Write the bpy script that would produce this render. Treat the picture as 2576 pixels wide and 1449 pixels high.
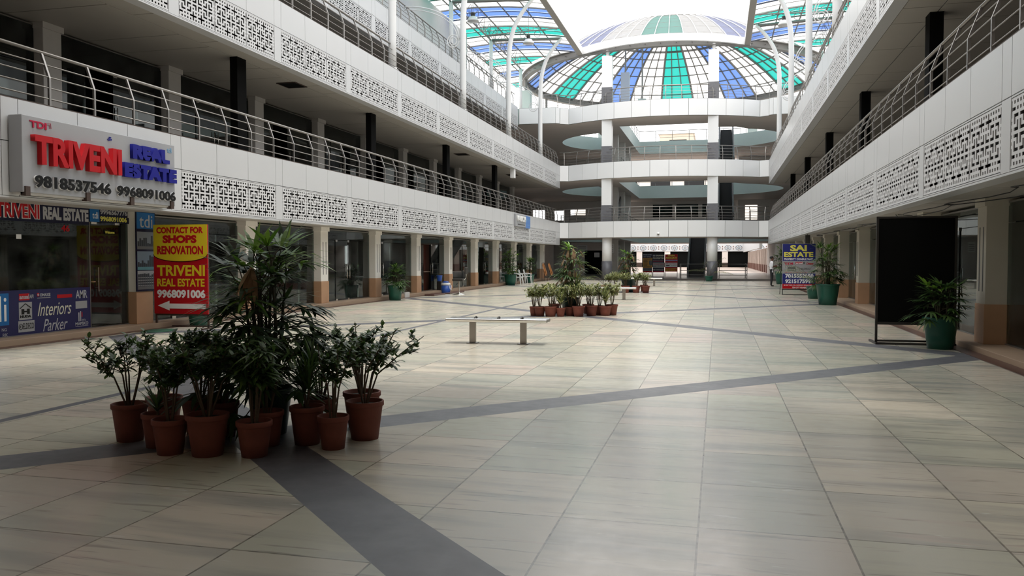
import bpy, math, random
from mathutils import Vector, Matrix
SC = bpy.context.scene
COL = SC.collection
for _o in list(bpy.data.objects): bpy.data.objects.remove(_o, do_unlink=True)
rnd = random.Random(7)
PI = math.pi

# ---------------------------------------------------------------- camera, sky, sun, exposure
cam = bpy.data.cameras.new('camera'); cam_o = bpy.data.objects.new('camera', cam); COL.objects.link(cam_o)
cam.sensor_width = 36.0; cam.lens = 2070.0 / 2576.0 * 36.0; cam.clip_end = 600
cam_o.location = (0, 0, 1.6); cam_o.rotation_euler = (math.radians(90 - 2.0336), 0, math.radians(14.0408))
SC.camera = cam_o
SKY = 2.7
w = bpy.data.worlds.new('sky'); SC.world = w; w.use_nodes = True
bg = w.node_tree.nodes['Background']; bg.inputs[0].default_value = (1.0, 0.985, 0.968, 1); bg.inputs[1].default_value = SKY
sun = bpy.data.lights.new('sun', 'SUN'); sun.energy = 2.55; sun.angle = math.radians(9); sun.color = (1.0, 0.94, 0.85)
sun_o = bpy.data.objects.new('sun', sun); COL.objects.link(sun_o); sun_o.location = (-4, 30, 40)
sun_o.rotation_euler = Vector((-.13, .03, -1)).to_track_quat('-Z', 'Y').to_euler()
SC.view_settings.view_transform = 'Standard'; SC.view_settings.look = 'None'
SC.view_settings.exposure = 0.0; SC.view_settings.gamma = 1.0; SC.view_settings.use_curve_mapping = False

# ---------------------------------------------------------------- mesh helpers
class MB:
    def __init__(s): s.v = []; s.f = []; s.m = []
    def add(s, vs, fs, mi=0):
        b = len(s.v); s.v += [tuple(p) for p in vs]
        for f in fs: s.f.append([b + i for i in f]); s.m.append(mi)
        return s
    def box(s, x0, x1, y0, y1, z0, z1, mi=0):
        return s.add([(x0,y0,z0),(x1,y0,z0),(x1,y1,z0),(x0,y1,z0),(x0,y0,z1),(x1,y0,z1),(x1,y1,z1),(x0,y1,z1)],
                     [(0,3,2,1),(4,5,6,7),(0,1,5,4),(1,2,6,5),(2,3,7,6),(3,0,4,7)], mi)
    def quad(s, a, b, c, d, mi=0): return s.add([a,b,c,d], [(0,1,2,3)], mi)
    def tube(s, pts, r, n=8, cap=True, mi=0):
        pts = [Vector(p) for p in pts]; k = len(pts)
        rs = r if isinstance(r, (list, tuple)) else [r] * k
        ref = None; vs = []
        for i, p in enumerate(pts):
            t = (pts[min(i+1,k-1)] - pts[max(i-1,0)])
            t = t.normalized() if t.length > 1e-9 else Vector((0,0,1))
            if ref is None:
                ref = Vector((0,0,1)) if abs(t.z) < .9 else Vector((1,0,0))
            a = (ref - t * ref.dot(t))
            if a.length < 1e-6: a = Vector((0,1,0)) - t * t.y
            a.normalize(); ref = a; b = t.cross(a)
            for j in range(n):
                q = 2*PI*(j+.5)/n; vs.append(p + (a*math.cos(q) + b*math.sin(q)) * rs[i])
        fs = [(i*n+j, i*n+(j+1)%n, (i+1)*n+(j+1)%n, (i+1)*n+j) for i in range(k-1) for j in range(n)]
        if cap: fs += [tuple(range(n-1,-1,-1)), tuple((k-1)*n+j for j in range(n))]
        return s.add(vs, fs, mi)
    def lathe(s, prof, n=20, c=(0,0,0), mi=0, cap=True):
        vs = []; fs = []; k = len(prof)
        for r, z in prof:
            for j in range(n):
                q = 2*PI*j/n; vs.append((c[0]+r*math.cos(q), c[1]+r*math.sin(q), c[2]+z))
        for i in range(k-1):
            for j in range(n): fs.append((i*n+j, i*n+(j+1)%n, (i+1)*n+(j+1)%n, (i+1)*n+j))
        if cap and prof[0][0] > 1e-6: fs.append(tuple(range(n-1,-1,-1)))
        if cap and prof[-1][0] > 1e-6: fs.append(tuple((k-1)*n+j for j in range(n)))
        return s.add(vs, fs, mi)
    def prism(s, poly, z0, z1, mi=0):
        n = len(poly)
        vs = [(x,y,z0) for x,y in poly] + [(x,y,z1) for x,y in poly]
        return s.add(vs, [tuple(range(n-1,-1,-1)), tuple(range(n,2*n))] + [(i,(i+1)%n,n+(i+1)%n,n+i) for i in range(n)], mi)
    def mesh(s, name, shift=None):
        me = bpy.data.meshes.new(name)
        vs = s.v if shift is None else [(a-shift[0], b-shift[1], c-shift[2]) for a,b,c in s.v]
        me.from_pydata(vs, [], s.f); return me
    def obj(s, name, mat, parent=None, smooth=False, glob=False, bevel=0):
        sh = tuple(parent.location) if (glob and parent is not None) else None
        me = s.mesh(name, sh)
        mats = mat if isinstance(mat, (list, tuple)) else [mat]
        for m in mats: me.materials.append(m)
        if len(mats) > 1: me.polygons.foreach_set('material_index', s.m)
        if smooth: me.polygons.foreach_set('use_smooth', [True]*len(me.polygons))
        me.update()
        o = bpy.data.objects.new(name, me); COL.objects.link(o)
        if parent is not None: o.parent = parent
        if bevel:
            b = o.modifiers.new('bevel', 'BEVEL'); b.width = bevel; b.segments = 2; b.limit_method = 'ANGLE'
        return o
def thing(name, label, cat, loc=(0,0,0), rz=0, group=None):
    o = bpy.data.objects.new(name, None); COL.objects.link(o); o.empty_display_size = .1
    o.location = loc; o.rotation_euler = (0,0,rz); return tag(o, label, cat, group)
def tag(o, label, cat, group=None):
    o['label'] = label; o['category'] = cat; o['kind'] = 'thing'
    if group: o['group'] = group
    return o
def struct(o): o['kind'] = 'structure'; return o
def copy_tree(o, parent=None):
    c = o.copy(); COL.objects.link(c)
    if parent is not None: c.parent = parent
    for ch in list(o.children): copy_tree(ch, c)
    return c
ORD = 'first second third fourth fifth sixth seventh eighth ninth tenth eleventh twelfth thirteenth fourteenth'.split()

# ---------------------------------------------------------------- materials
def nodes(name):
    m = bpy.data.materials.new(name); m.use_nodes = True
    nt = m.node_tree; return m, nt, nt.nodes, nt.links, nt.nodes['Principled BSDF']
def pm(name, col, rough=.5, metal=0., var=.06, scale=3., spec=.5, bump=0.):
    m, nt, nn, ln, p = nodes(name)
    p.inputs['Roughness'].default_value = rough; p.inputs['Metallic'].default_value = metal
    p.inputs['Specular IOR Level'].default_value = spec
    tc = nn.new('ShaderNodeTexCoord'); nz = nn.new('ShaderNodeTexNoise'); nz.inputs['Scale'].default_value = scale; nz.inputs['Detail'].default_value = 3
    mx = nn.new('ShaderNodeMix'); mx.data_type = 'RGBA'
    mx.inputs[6].default_value = tuple(c*(1-var) for c in col) + (1,); mx.inputs[7].default_value = tuple(min(1,c*(1+var)) for c in col) + (1,)
    ln.new(tc.outputs['Object'], nz.inputs['Vector']); ln.new(nz.outputs['Fac'], mx.inputs[0]); ln.new(mx.outputs[2], p.inputs['Base Color'])
    if bump:
        b = nn.new('ShaderNodeBump'); b.inputs['Strength'].default_value = bump; b.inputs['Distance'].default_value = .02
        ln.new(nz.outputs['Fac'], b.inputs['Height']); ln.new(b.outputs[0], p.inputs['Normal'])
    return m
def leafm(name, c1, c2, rough=.45, scale=6):
    m, nt, nn, ln, p = nodes(name); p.inputs['Roughness'].default_value = rough
    g = nn.new('ShaderNodeNewGeometry'); nz = nn.new('ShaderNodeTexNoise'); nz.inputs['Scale'].default_value = scale
    tc = nn.new('ShaderNodeTexCoord'); ln.new(tc.outputs['Object'], nz.inputs['Vector'])
    ad = nn.new('ShaderNodeMath'); ad.operation = 'ADD'; ln.new(g.outputs['Random Per Island'], ad.inputs[0]); ln.new(nz.outputs['Fac'], ad.inputs[1])
    ml = nn.new('ShaderNodeMath'); ml.operation = 'MULTIPLY'; ml.inputs[1].default_value = .5; ln.new(ad.outputs[0], ml.inputs[0])
    rp = nn.new('ShaderNodeValToRGB'); rp.color_ramp.elements[0].position = .25; rp.color_ramp.elements[1].position = .8
    rp.color_ramp.elements[0].color = c1 + (1,); rp.color_ramp.elements[1].color = c2 + (1,)
    ln.new(ml.outputs[0], rp.inputs[0]); ln.new(rp.outputs[0], p.inputs['Base Color'])
    tr = nn.new('ShaderNodeBsdfTranslucent'); ln.new(rp.outputs[0], tr.inputs[0])
    ms = nn.new('ShaderNodeMixShader'); ms.inputs[0].default_value = .25
    ln.new(p.outputs[0], ms.inputs[1]); ln.new(tr.outputs[0], ms.inputs[2]); ln.new(ms.outputs[0], nn['Material Output'].inputs[0])
    return m
def glassm(name, tint, refl=1.5, rough=.02):
    m, nt, nn, ln, p = nodes(name); nn.remove(p)
    t = nn.new('ShaderNodeBsdfTransparent'); t.inputs[0].default_value = tint + (1,)
    g = nn.new('ShaderNodeBsdfGlossy'); g.inputs['Roughness'].default_value = rough; g.inputs[0].default_value = (.8,.85,.84,1)
    d = nn.new('ShaderNodeBsdfDiffuse'); d.inputs[0].default_value = (.14,.15,.145,1)
    nz = nn.new('ShaderNodeTexNoise'); nz.inputs['Scale'].default_value = 2.2; nz.inputs['Detail'].default_value = 5
    rp = nn.new('ShaderNodeMapRange'); rp.inputs[1].default_value = .4; rp.inputs[2].default_value = .75; rp.inputs[3].default_value = .04; rp.inputs[4].default_value = .3
    tc = nn.new('ShaderNodeTexCoord'); ln.new(tc.outputs['Object'], nz.inputs['Vector']); ln.new(nz.outputs['Fac'], rp.inputs[0])
    m1 = nn.new('ShaderNodeMixShader'); ln.new(rp.outputs[0], m1.inputs[0]); ln.new(t.outputs[0], m1.inputs[1]); ln.new(d.outputs[0], m1.inputs[2])
    fr = nn.new('ShaderNodeFresnel'); fr.inputs[0].default_value = refl
    ms = nn.new('ShaderNodeMixShader'); ln.new(fr.outputs[0], ms.inputs[0]); ln.new(m1.outputs[0], ms.inputs[1]); ln.new(g.outputs[0], ms.inputs[2])
    ln.new(ms.outputs[0], nn['Material Output'].inputs[0]); return m
def polym(name, dif, trl, trp, fd=.3, ft=.4):
    # ribbed translucent roofing sheet: part diffuse, part translucent, part see-through
    m, nt, nn, ln, p = nodes(name); nn.remove(p)
    d = nn.new('ShaderNodeBsdfDiffuse'); d.inputs[0].default_value = dif + (1,)
    t = nn.new('ShaderNodeBsdfTranslucent'); t.inputs[0].default_value = trl + (1,)
    s = nn.new('ShaderNodeBsdfTransparent'); s.inputs[0].default_value = trp + (1,)
    a = nn.new('ShaderNodeMixShader'); a.inputs[0].default_value = ft/(1-fd); ln.new(s.outputs[0], a.inputs[1]); ln.new(t.outputs[0], a.inputs[2])
    b = nn.new('ShaderNodeMixShader'); b.inputs[0].default_value = fd; ln.new(a.outputs[0], b.inputs[1]); ln.new(d.outputs[0], b.inputs[2])
    ln.new(b.outputs[0], nn['Material Output'].inputs[0]); return m
def floorm():
    m, nt, nn, ln, p = nodes('green_marble_floor')
    def M(op, a, b=None, c=None):
        n = nn.new('ShaderNodeMath'); n.operation = op
        for i, x in enumerate((a, b, c)):
            if x is None: continue
            if isinstance(x, (int, float)): n.inputs[i].default_value = x
            else: ln.new(x, n.inputs[i])
        return n.outputs[0]
    def mix(f, a, b):
        n = nn.new('ShaderNodeMix'); n.data_type = 'RGBA'
        if isinstance(f, (int, float)): n.inputs[0].default_value = f
        else: ln.new(f, n.inputs[0])
        for i, x in ((6,a),(7,b)):
            if isinstance(x, tuple): n.inputs[i].default_value = x + (1,)
            else: ln.new(x, n.inputs[i])
        return n.outputs[2]
    tc = nn.new('ShaderNodeTexCoord'); sp = nn.new('ShaderNodeSeparateXYZ'); ln.new(tc.outputs['Object'], sp.inputs[0])
    X, Y = sp.outputs[0], sp.outputs[1]
    u = M('DIVIDE', M('ADD', X, 0.1), .83); v = M('ADD', Y, 0.03)
    iu, iv = M('FLOOR', u), M('FLOOR', v)
    cb = nn.new('ShaderNodeCombineXYZ'); ln.new(iu, cb.inputs[0]); ln.new(iv, cb.inputs[1])
    wn = nn.new('ShaderNodeTexWhiteNoise'); wn.noise_dimensions = '2D'; ln.new(cb.outputs[0], wn.inputs['Vector'])
    rp = nn.new('ShaderNodeValToRGB'); cr = rp.color_ramp; cr.interpolation = 'LINEAR'
    cols = [(0,(.43,.41,.345)),(.2,(.55,.505,.42)),(.4,(.465,.465,.375)),(.6,(.59,.525,.43)),(.8,(.445,.445,.375)),(1,(.565,.475,.405))]
    cr.elements[0].position = 0; cr.elements[0].color = cols[0][1]+(1,); cr.elements[1].position = 1; cr.elements[1].color = cols[-1][1]+(1,)
    for q, c in cols[1:-1]: e = cr.elements.new(q); e.color = c+(1,)
    ln.new(wn.outputs['Value'], rp.inputs[0])
    # veins, stretched across the court, broken from slab to slab
    def vein(sx, sy, scale, detail, lo, hi, dist=0.):
        vx = M('ADD', M('MULTIPLY', X, sx), M('MULTIPLY', wn.outputs['Value'], 37.)); vy = M('ADD', M('MULTIPLY', Y, sy), M('MULTIPLY', X, .3*sx))
        c = nn.new('ShaderNodeCombineXYZ'); ln.new(vx, c.inputs[0]); ln.new(vy, c.inputs[1])
        n = nn.new('ShaderNodeTexNoise'); n.inputs['Scale'].default_value = scale; n.inputs['Detail'].default_value = detail; n.inputs['Distortion'].default_value = dist
        ln.new(c.outputs[0], n.inputs['Vector'])
        r = nn.new('ShaderNodeMapRange'); r.inputs[1].default_value = lo; r.inputs[2].default_value = hi; ln.new(n.outputs['Fac'], r.inputs[0]); return r.outputs[0]
    c1 = mix(M('MULTIPLY', vein(.28, 1.7, 1.6, 6, .48, .70), .68), rp.outputs[0], (.23,.245,.235))
    c2 = mix(M('MULTIPLY', vein(.35, 3.2, 2.3, 4, .60, .72, .6), .5), c1, (.50,.41,.35))
    c3 = mix(M('MULTIPLY', vein(.5, 6., 3.0, 7, .60, .68, .4), .55), c2, (.20,.19,.17))
    c3 = mix(M('MULTIPLY', vein(.8, 5., 3.0, 3, .70, .74, .8), .5), c3, (.66,.65,.60))
    # open joints between the slabs
    def joint(t, wd):
        f = M('FRACT', t); return M('LESS_THAN', M('MINIMUM', f, M('SUBTRACT', 1., f)), wd)
    jn = nn.new('ShaderNodeTexNoise'); jn.inputs['Scale'].default_value = 9.; ln.new(tc.outputs['Object'], jn.inputs['Vector'])
    jm = M('MULTIPLY', M('MAXIMUM', joint(u, .0075), joint(v, .0065)), M('MULTIPLY_ADD', jn.outputs['Fac'], 1.2, .05))
    c4 = mix(jm, c3, (.085,.072,.055))
    # slate bands: two families of diagonals and one narrow strip
    def band(t, off): return M('LESS_THAN', M('ABSOLUTE', M('SUBTRACT', M('FRACT', M('DIVIDE', M('ADD', t, 8.25-off), 16.5)), .5)), .37/16.5)
    bd = M('MAXIMUM', band(M('SUBTRACT', Y, X), 10.7), band(M('ADD', Y, X), 2.58))
    bd = M('MAXIMUM', bd, M('LESS_THAN', M('ABSOLUTE', M('ADD', X, 6.86)), .07))
    bn = nn.new('ShaderNodeTexNoise'); bn.inputs['Scale'].default_value = 3.; bn.inputs['Detail'].default_value = 8; ln.new(tc.outputs['Object'], bn.inputs['Vector'])
    sl = nn.new('ShaderNodeValToRGB'); sl.color_ramp.elements[0].position = .3; sl.color_ramp.elements[0].color = (.072,.074,.085,1); sl.color_ramp.elements[1].position = .75; sl.color_ramp.elements[1].color = (.115,.116,.128,1)
    e = sl.color_ramp.elements.new(.78); e.color = (.3,.3,.31,1)
    ln.new(bn.outputs['Fac'], sl.inputs[0])
    inside = M('MULTIPLY', M('GREATER_THAN', X, -12.2), M('LESS_THAN', X, 4.1))
    col = mix(M('MULTIPLY', bd, inside), c4, sl.outputs[0])
    ln.new(col, p.inputs['Base Color'])
    rr = nn.new('ShaderNodeMapRange'); rr.inputs[3].default_value = .14; rr.inputs[4].default_value = .3
    ln.new(jn.outputs['Fac'], rr.inputs[0]); ln.new(M('ADD', rr.outputs[0], M('MULTIPLY', bd, .22)), p.inputs['Roughness'])
    p.inputs['Specular IOR Level'].default_value = .5
    bp = nn.new('ShaderNodeBump'); bp.inputs['Strength'].default_value = .15; bp.inputs['Distance'].default_value = .004
    ln.new(vein(.3, 2., 4., 5, .2, .8), bp.inputs['Height']); ln.new(bp.outputs[0], p.inputs['Normal'])
    return m
FLOOR = floorm()
ACP = pm('white_cladding', (.57,.575,.585), .32, var=.03, scale=.6)
ACPB = pm('lit_white_cladding', (.86,.86,.865), .35, var=.02, scale=.6)  # lighter cladding copy: the bridges' stronger daylight is put into its colour
JALI = pm('white_lattice', (.62,.62,.63), .45, var=.02)
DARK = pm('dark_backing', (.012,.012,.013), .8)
JOINT = pm('grey_joint', (.10,.10,.105), .7)
SOFFIT = pm('soffit_tile', (.40,.375,.34), .6, var=.05, scale=1.5)
HUBSOF = pm('taupe_soffit', (.70,.63,.585), .65, var=.05, scale=.7)
MINT = pm('pale_mint_paint', (.50,.585,.565), .55, var=.03)
GREYP = pm('grey_paint', (.58,.56,.535), .6, var=.05)
STEEL = pm('brushed_steel', (.30,.285,.27), .42, .85, var=.06, scale=12)
LEGST = pm('leg_steel', (.36,.33,.30), .35, .9, var=.12, scale=5)
BSTEEL = pm('bright_steel', (.66,.64,.61), .22, 1., var=.05, scale=14)
WPAINT = pm('white_pole_paint', (.74,.74,.74), .4, var=.03)
TRUSSM = pm('grey_truss_paint', (.22,.215,.205), .5, var=.04)
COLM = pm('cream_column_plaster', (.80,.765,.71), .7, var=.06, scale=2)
COLR = pm('shaded_column_plaster', (.50,.465,.39), .7, var=.06, scale=2)  # right arcade's shade put into a darker copy of the cream plaster
TAN = pm('tan_sandstone', (.44,.255,.145), .6, var=.16, scale=2.5)
TANF = pm('tan_plinth_stone', (.36,.255,.175), .55, var=.12, scale=2)
REDG = pm('dark_red_granite', (.085,.04,.032), .3, var=.2, scale=20)
BLACK = pm('matt_black', (.004,.004,.004), .8, spec=.08)
BLKM = pm('black_metal', (.02,.017,.015), .45, var=.1)
RUST = pm('brown_iron', (.05,.028,.02), .6, var=.25, scale=14)
GRANITE = pm('grey_granite', (.135,.135,.15), .35, var=.22, scale=7)
HUBFL = pm('dark_granite_floor', (.12,.105,.095), .25, var=.15, scale=1.2)
PINKFL = pm('pale_pink_paving', (.27,.215,.185), .45, var=.08, scale=.7)
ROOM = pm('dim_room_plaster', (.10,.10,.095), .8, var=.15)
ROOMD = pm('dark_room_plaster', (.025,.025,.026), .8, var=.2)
GLASS = glassm('shop_glass', (.62,.68,.66), 1.5)
DGLASS = glassm('dark_glass', (.22,.24,.24), 1.4)
PW = polym('white_sheet', (.70,.70,.72), (.95,.95,.95), (.9,.9,.9), .30, .45)
PB = polym('blue_sheet', (.52,.54,.70), (.095,.19,.48), (.09,.18,.46), .30, .45)
PT = polym('teal_sheet', (.40,.60,.57), (.012,.36,.31), (.012,.33,.29), .30, .45)
TERRA = pm('terracotta', (.185,.052,.034), .75, var=.22, scale=9, bump=.1)
SOIL = pm('soil', (.035,.025,.018), .95, var=.4, scale=30, bump=.5)
GPLAST = pm('green_plastic', (.006,.085,.055), .38, var=.1)
DPLAST = pm('dark_green_plastic', (.005,.03,.024), .45, var=.1)
LEAF = leafm('shrub_leaf', (.022,.055,.014), (.115,.20,.045))
PALM = leafm('palm_leaf', (.016,.045,.012), (.08,.15,.035))
PALMY = leafm('young_palm_leaf', (.08,.19,.018), (.22,.38,.05))
VARI = leafm('variegated_leaf', (.09,.135,.035), (.50,.50,.22), scale=14)
DRY = leafm('dry_frond', (.23,.13,.07), (.52,.36,.22), .7)
ARECA = leafm('areca_leaf', (.07,.11,.025), (.26,.28,.09))
WOOD = pm('stem_bark', (.09,.06,.035), .8, var=.3, scale=15)
CANE = pm('palm_cane', (.05,.045,.022), .7, var=.35, scale=22)
def flat(name, c, r=.5, v=.03): return pm(name, c, r, var=v, spec=.25)
RED = flat('sign_red', (.42,.005,.010), .45); YEL = flat('sign_yellow', (.66,.50,.02), .4); WHT = flat('sign_white', (.78,.78,.78), .45)
NAVY = flat('sign_navy', (.022,.022,.085), .35); DNAVY = flat('header_navy', (.008,.009,.032), .35); BLU = flat('letter_blue', (.008,.010,.21), .4)
SKYB = flat('logo_blue', (.012,.13,.36), .4); CRIM = flat('logo_crimson', (.42,.012,.05), .4); SILV = flat('panel_silver', (.33,.335,.35), .4)
BLKL = flat('letter_black', (.006,.006,.006), .4); SLVL = flat('letter_silver', (.42,.42,.44), .4); PYEL = flat('letter_yellow', (.72,.66,.12), .45)
GREYL = flat('letter_grey', (.12,.12,.125), .5); CREAM = flat('letter_cream', (.62,.60,.48), .5); PALEB = flat('letter_pale_blue', (.16,.34,.52), .5)
ORNG = flat('poster_orange', (.46,.24,.06), .5, .3); ROYAL = flat('poster_royal', (.025,.03,.17), .4); SGREY = flat('poster_grey', (.33,.33,.34), .5)
# ================================================================ setting
XL, XR, XC = -11.8, 3.52, -4.14
def G(k): return 16.15 + 4.47*k
Y0, Y1 = 5.0, 62.3
MX = lambda x: 2*XC - x                      # mirror across the court's axis
struct(MB().box(-12.6, 4.3, -14, 62.6, -.1, 0).obj('floor', FLOOR))
# hub floor, one low step up, and the second court beyond
HC = (XC, 72.4); HR = 12.2
arc = [(HC[0]+HR*math.cos(math.radians(-125+70*i/11)), HC[1]+HR*math.sin(math.radians(-125+70*i/11))) for i in range(12)]
struct(MB().box(-26, 18, 62.4, 88, -.1, .13).obj('floor', HUBFL))
struct(MB().box(-40, 30, 88, 175, -.1, .10).obj('floor', PINKFL))
struct(MB().box(-90, 90, -60, 260, -.6, -.12).obj('ground', pm('bare_ground', (.3,.28,.25), .9)))
# shop plinths and the red granite border strips
struct(MB().box(-18.5, -12.5, Y0-16, 62.4, 0, .12).obj('trim_1', TANF, bevel=.008))
struct(MB().box(4.3, 11, Y0-16, 62.4, 0, .10).obj('trim_2', TANF, bevel=.008))
struct(MB().box(-12.5, -12.28, Y0-16, 62.4, 0, .006).obj('trim_3', REDG))
struct(MB().box(4.06, 4.3, Y0-16, 62.4, 0, .006).obj('trim_4', REDG))

def band(name, x, sgn, zb, zl, zt, k0, k1, ya, yb, jk=()):
    """white cladding of a gallery front: a row of panels over a row of lattice bays. sgn = +1 faces +X"""
    m = MB(); g = .007; t = .03
    def pan(y0, y1, z0, z1):
        y0, y1 = max(y0, ya), min(y1, yb)
        if y1 - y0 > .05: m.box(min(x, x-sgn*t), max(x, x-sgn*t), y0+g, y1-g, z0+g, z1-g)
    for k in range(k0, k1+1):
        s = G(k) + .18
        for i in range(3): pan(s+1.37*i, s+1.37*(i+1), zl, zt)
        pan(s-.36, s, zl, zt); pan(s-.36, s, zb, zl)
        if k in jk:
            pan(s, s+4.11, zl-.035, zl); pan(s, s+4.11, zb, zb+.035)
        else:
            for i in range(3): pan(s+1.37*i, s+1.37*(i+1), zb, zl)
    xb = x - sgn*.035
    m.box(min(xb, xb-sgn*.02), max(xb, xb-sgn*.02), ya, yb, zl-.02, zt-.01, 1)          # joint backing
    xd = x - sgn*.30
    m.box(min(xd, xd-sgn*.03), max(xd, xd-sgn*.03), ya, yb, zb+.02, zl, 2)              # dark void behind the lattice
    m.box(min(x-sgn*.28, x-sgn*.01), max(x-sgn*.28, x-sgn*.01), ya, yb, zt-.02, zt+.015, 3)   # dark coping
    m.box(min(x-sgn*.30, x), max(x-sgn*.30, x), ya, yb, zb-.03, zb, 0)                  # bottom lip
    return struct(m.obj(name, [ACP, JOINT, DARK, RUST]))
LV = [(2.68, 3.62, 4.37), (7.03, 7.96, 8.72), (11.40, 12.30, 13.05)]
band('wall_left', XL, 1, *LV[0], -3, 10, Y0, 62.3, range(-1, 10))
band('wall_left', XL, 1, *LV[1], -3, 10, Y0, 62.3, range(-1, 10))
band('wall_left', -14.8, 1, *LV[2], -3, 10, Y0, 61.0, range(2, 10))
band('wall_right', XR, -1, *LV[0], -3, 10, Y0, 62.3, range(-2, 10))
band('wall_right', XR, -1, *LV[1], -3, 10, Y0, 62.3, range(0, 10))
band('wall_right', MX(-14.8), -1, *LV[2], -3, 10, Y0, 61.0)

# lattice panels -------------------------------------------------
def jali_mesh():
    W, H = 1.37-.014, LV[0][1]-LV[0][0]-.07-.006
    nc, nr = 13, 10
    shapes = []
    def mir(sh): return [(11-r, c) for r, c in sh]
    base = []
    for c in (1,2,3,4,6,7,9,10,11,12): base.append([(1,c)])
    for c in (2,3,10,11): base.append([(2,c)])
    for c in (5,8): base.append([(1,c),(2,c),(3,c),(2,c-1),(2,c+1)])
    base.append([(1,0),(2,0),(3,0),(2,1)]); base.append([(1,13),(2,13),(3,13),(2,12)])
    for c in (6,7): base.append([(3,c)])
    for c in (1,9):
        base.append([(4,c),(3,c),(3,c+1)]); base.append([(3,c+2),(3,c+3),(4,c+3)])
        base.append([(4,c+1),(5,c+1),(5,c)]); base.append([(4,c+2),(5,c+2),(5,c+3)])
    base.append([(4,6),(5,6),(5,5)]); base.append([(4,7),(5,7),(5,8)])
    for c in (5,8): base.append([(4,c)])
    for r in (4,5):
        for c in (0,13): base.append([(r,c)])
    shapes = base + [mir(s) for s in base]
    own = {}
    for i, s in enumerate(shapes):
        for n in s: own[n] = i
    px = W/13.25; fx = .52*px; pz = H/10.3; fz = .52*pz
    xs = [0.012]
    for c in range(14):
        a = W/2 + (c-6.5)*px
        if c == 0: xs += [a-fx*.1, a+fx*.35]
        elif c == 13: xs += [a-fx*.35, a+fx*.1]
        else: xs += [a-fx/2, a+fx/2]
    xs.append(W-.012); xs[0] = 0; xs[-1] = W
    zs = [0]
    for r in range(1, 11):
        a = H/2 + (5.5-r)*pz; zs_ = (a-fz/2, a+fz/2)
        zs.append(zs_)
    zl = [0.0]
    for r in range(10, 0, -1): zl += list(zs[r])
    zl.append(H)
    NX, NZ = len(xs)-1, len(zl)-1
    def node(i, j):                                     # cell -> node or gap
        return (i % 2 == 1, (i-1)//2, j % 2 == 1, 10-(j-1)//2)
    def hole(i, j):
        if i < 0 or j < 0 or i >= NX or j >= NZ: return False
        a, c, b, r = node(i, j)
        if a and b: return (r, c) in own
        if a and not b:
            ru, rl = 10-j//2, 10-j//2+1
            return own.get((ru,c), -1) == own.get((rl,c), -2)
        if b and not a:
            cl, cr = i//2-1, i//2
            return own.get((r,cl), -1) == own.get((r,cr), -2)
        return False
    m = MB(); t = .012; idx = {}
    def V(i, j, d):
        q = (i, j, d)
        if q not in idx: idx[q] = len(m.v); m.v.append((0 if d == 0 else -t, xs[i], zl[j]))
        return idx[q]
    for i in range(NX):
        for j in range(NZ):
            if hole(i, j): continue
            m.f.append([V(i,j,0), V(i+1,j,0), V(i+1,j+1,0), V(i,j+1,0)]); m.m.append(0)
            for di, dj, A, B in ((-1,0,(i,j+1),(i,j)), (1,0,(i+1,j),(i+1,j+1)), (0,-1,(i,j),(i+1,j)), (0,1,(i+1,j+1),(i,j+1))):
                if hole(i+di, j+dj):
                    m.f.append([V(*A,0), V(*A,1), V(*B,1), V(*B,0)]); m.m.append(0)
    return m.mesh('lattice_panel')
JM = jali_mesh(); JM.materials.append(JALI)
def jalis(x, sgn, zb, ks, side, level, grp, skip=()):
    for k in ks:
        for i in range(3):
            if (k, i) in skip: continue
            y = G(k) + .18 + 1.37*i + .007
            o = bpy.data.objects.new('lattice_panel', JM); COL.objects.link(o)
            o.location = (x, y if sgn > 0 else y+1.356, zb+.038); o.rotation_euler = (0, 0, 0 if sgn > 0 else PI)
            tag(o, f'white lattice panel, {ORD[i]} of three, {ORD[k-ks[0]]} bay from near end, {level} band, {side} gallery', 'lattice panel', grp)
jalis(XL-.004, 1, LV[0][0], range(-1, 10), 'left', 'lower', 'lattice panels along the lower left gallery', skip=())
jalis(XL-.004, 1, LV[1][0], range(-1, 10), 'left', 'middle', 'lattice panels along the middle left gallery')
jalis(-14.8-.004, 1, LV[2][0], range(2, 10), 'left', 'top', 'lattice panels along the top left gallery')
jalis(XR+.004, -1, LV[0][0], range(-2, 10), 'right', 'lower', 'lattice panels along the lower right gallery')
jalis(XR+.004, -1, LV[1][0], range(0, 10), 'right', 'middle', 'lattice panels along the middle right gallery')

# soffits and gallery floors ---------------------------------------
def slab(name, x0, x1, y0, y1, zb, zt, mb=SOFFIT, jx=None):
    xa, xb = min(x0,x1), max(x0,x1)
    m = MB().box(xa, xb, y0, y1, zb+.022, zt, 1)
    r2 = random.Random(int(abs(x0)*10+zb*7))                # ceiling boards with open joints
    rows = [xa] + ([jx] if jx else []) + [xb]
    for q in range(len(rows)-1):
        y = y0 - r2.random()
        while y < y1:
            L = r2.choice((1.22, 2.44, 2.44, 3.0))
            ya, yb_ = max(y, y0), min(y+L, y1)
            if yb_-ya > .1: m.box(rows[q]+.017, rows[q+1]-.017, ya+.014, yb_-.014, zb, zb+.02)
            y += L
    return struct(m.obj(name, [mb, JOINT]))
slab('ceiling', XL-.30, -18.0, Y0, 62.3, 2.66, 3.0, jx=-12.9)
slab('ceiling', XL-.30, -17.8, Y0, 62.3, 7.05, 7.4, jx=-12.75)
slab('ceiling', -15.1, -18.0, Y0, 61.0, 11.4, 11.8, jx=-16.5)
slab('ceiling', XR+.30, MX(-18.), Y0, 62.3, 2.66, 3.0, jx=4.75)
slab('ceiling', XR+.30, MX(-18.), Y0, 62.3, 7.0, 7.4, jx=4.62)
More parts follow.
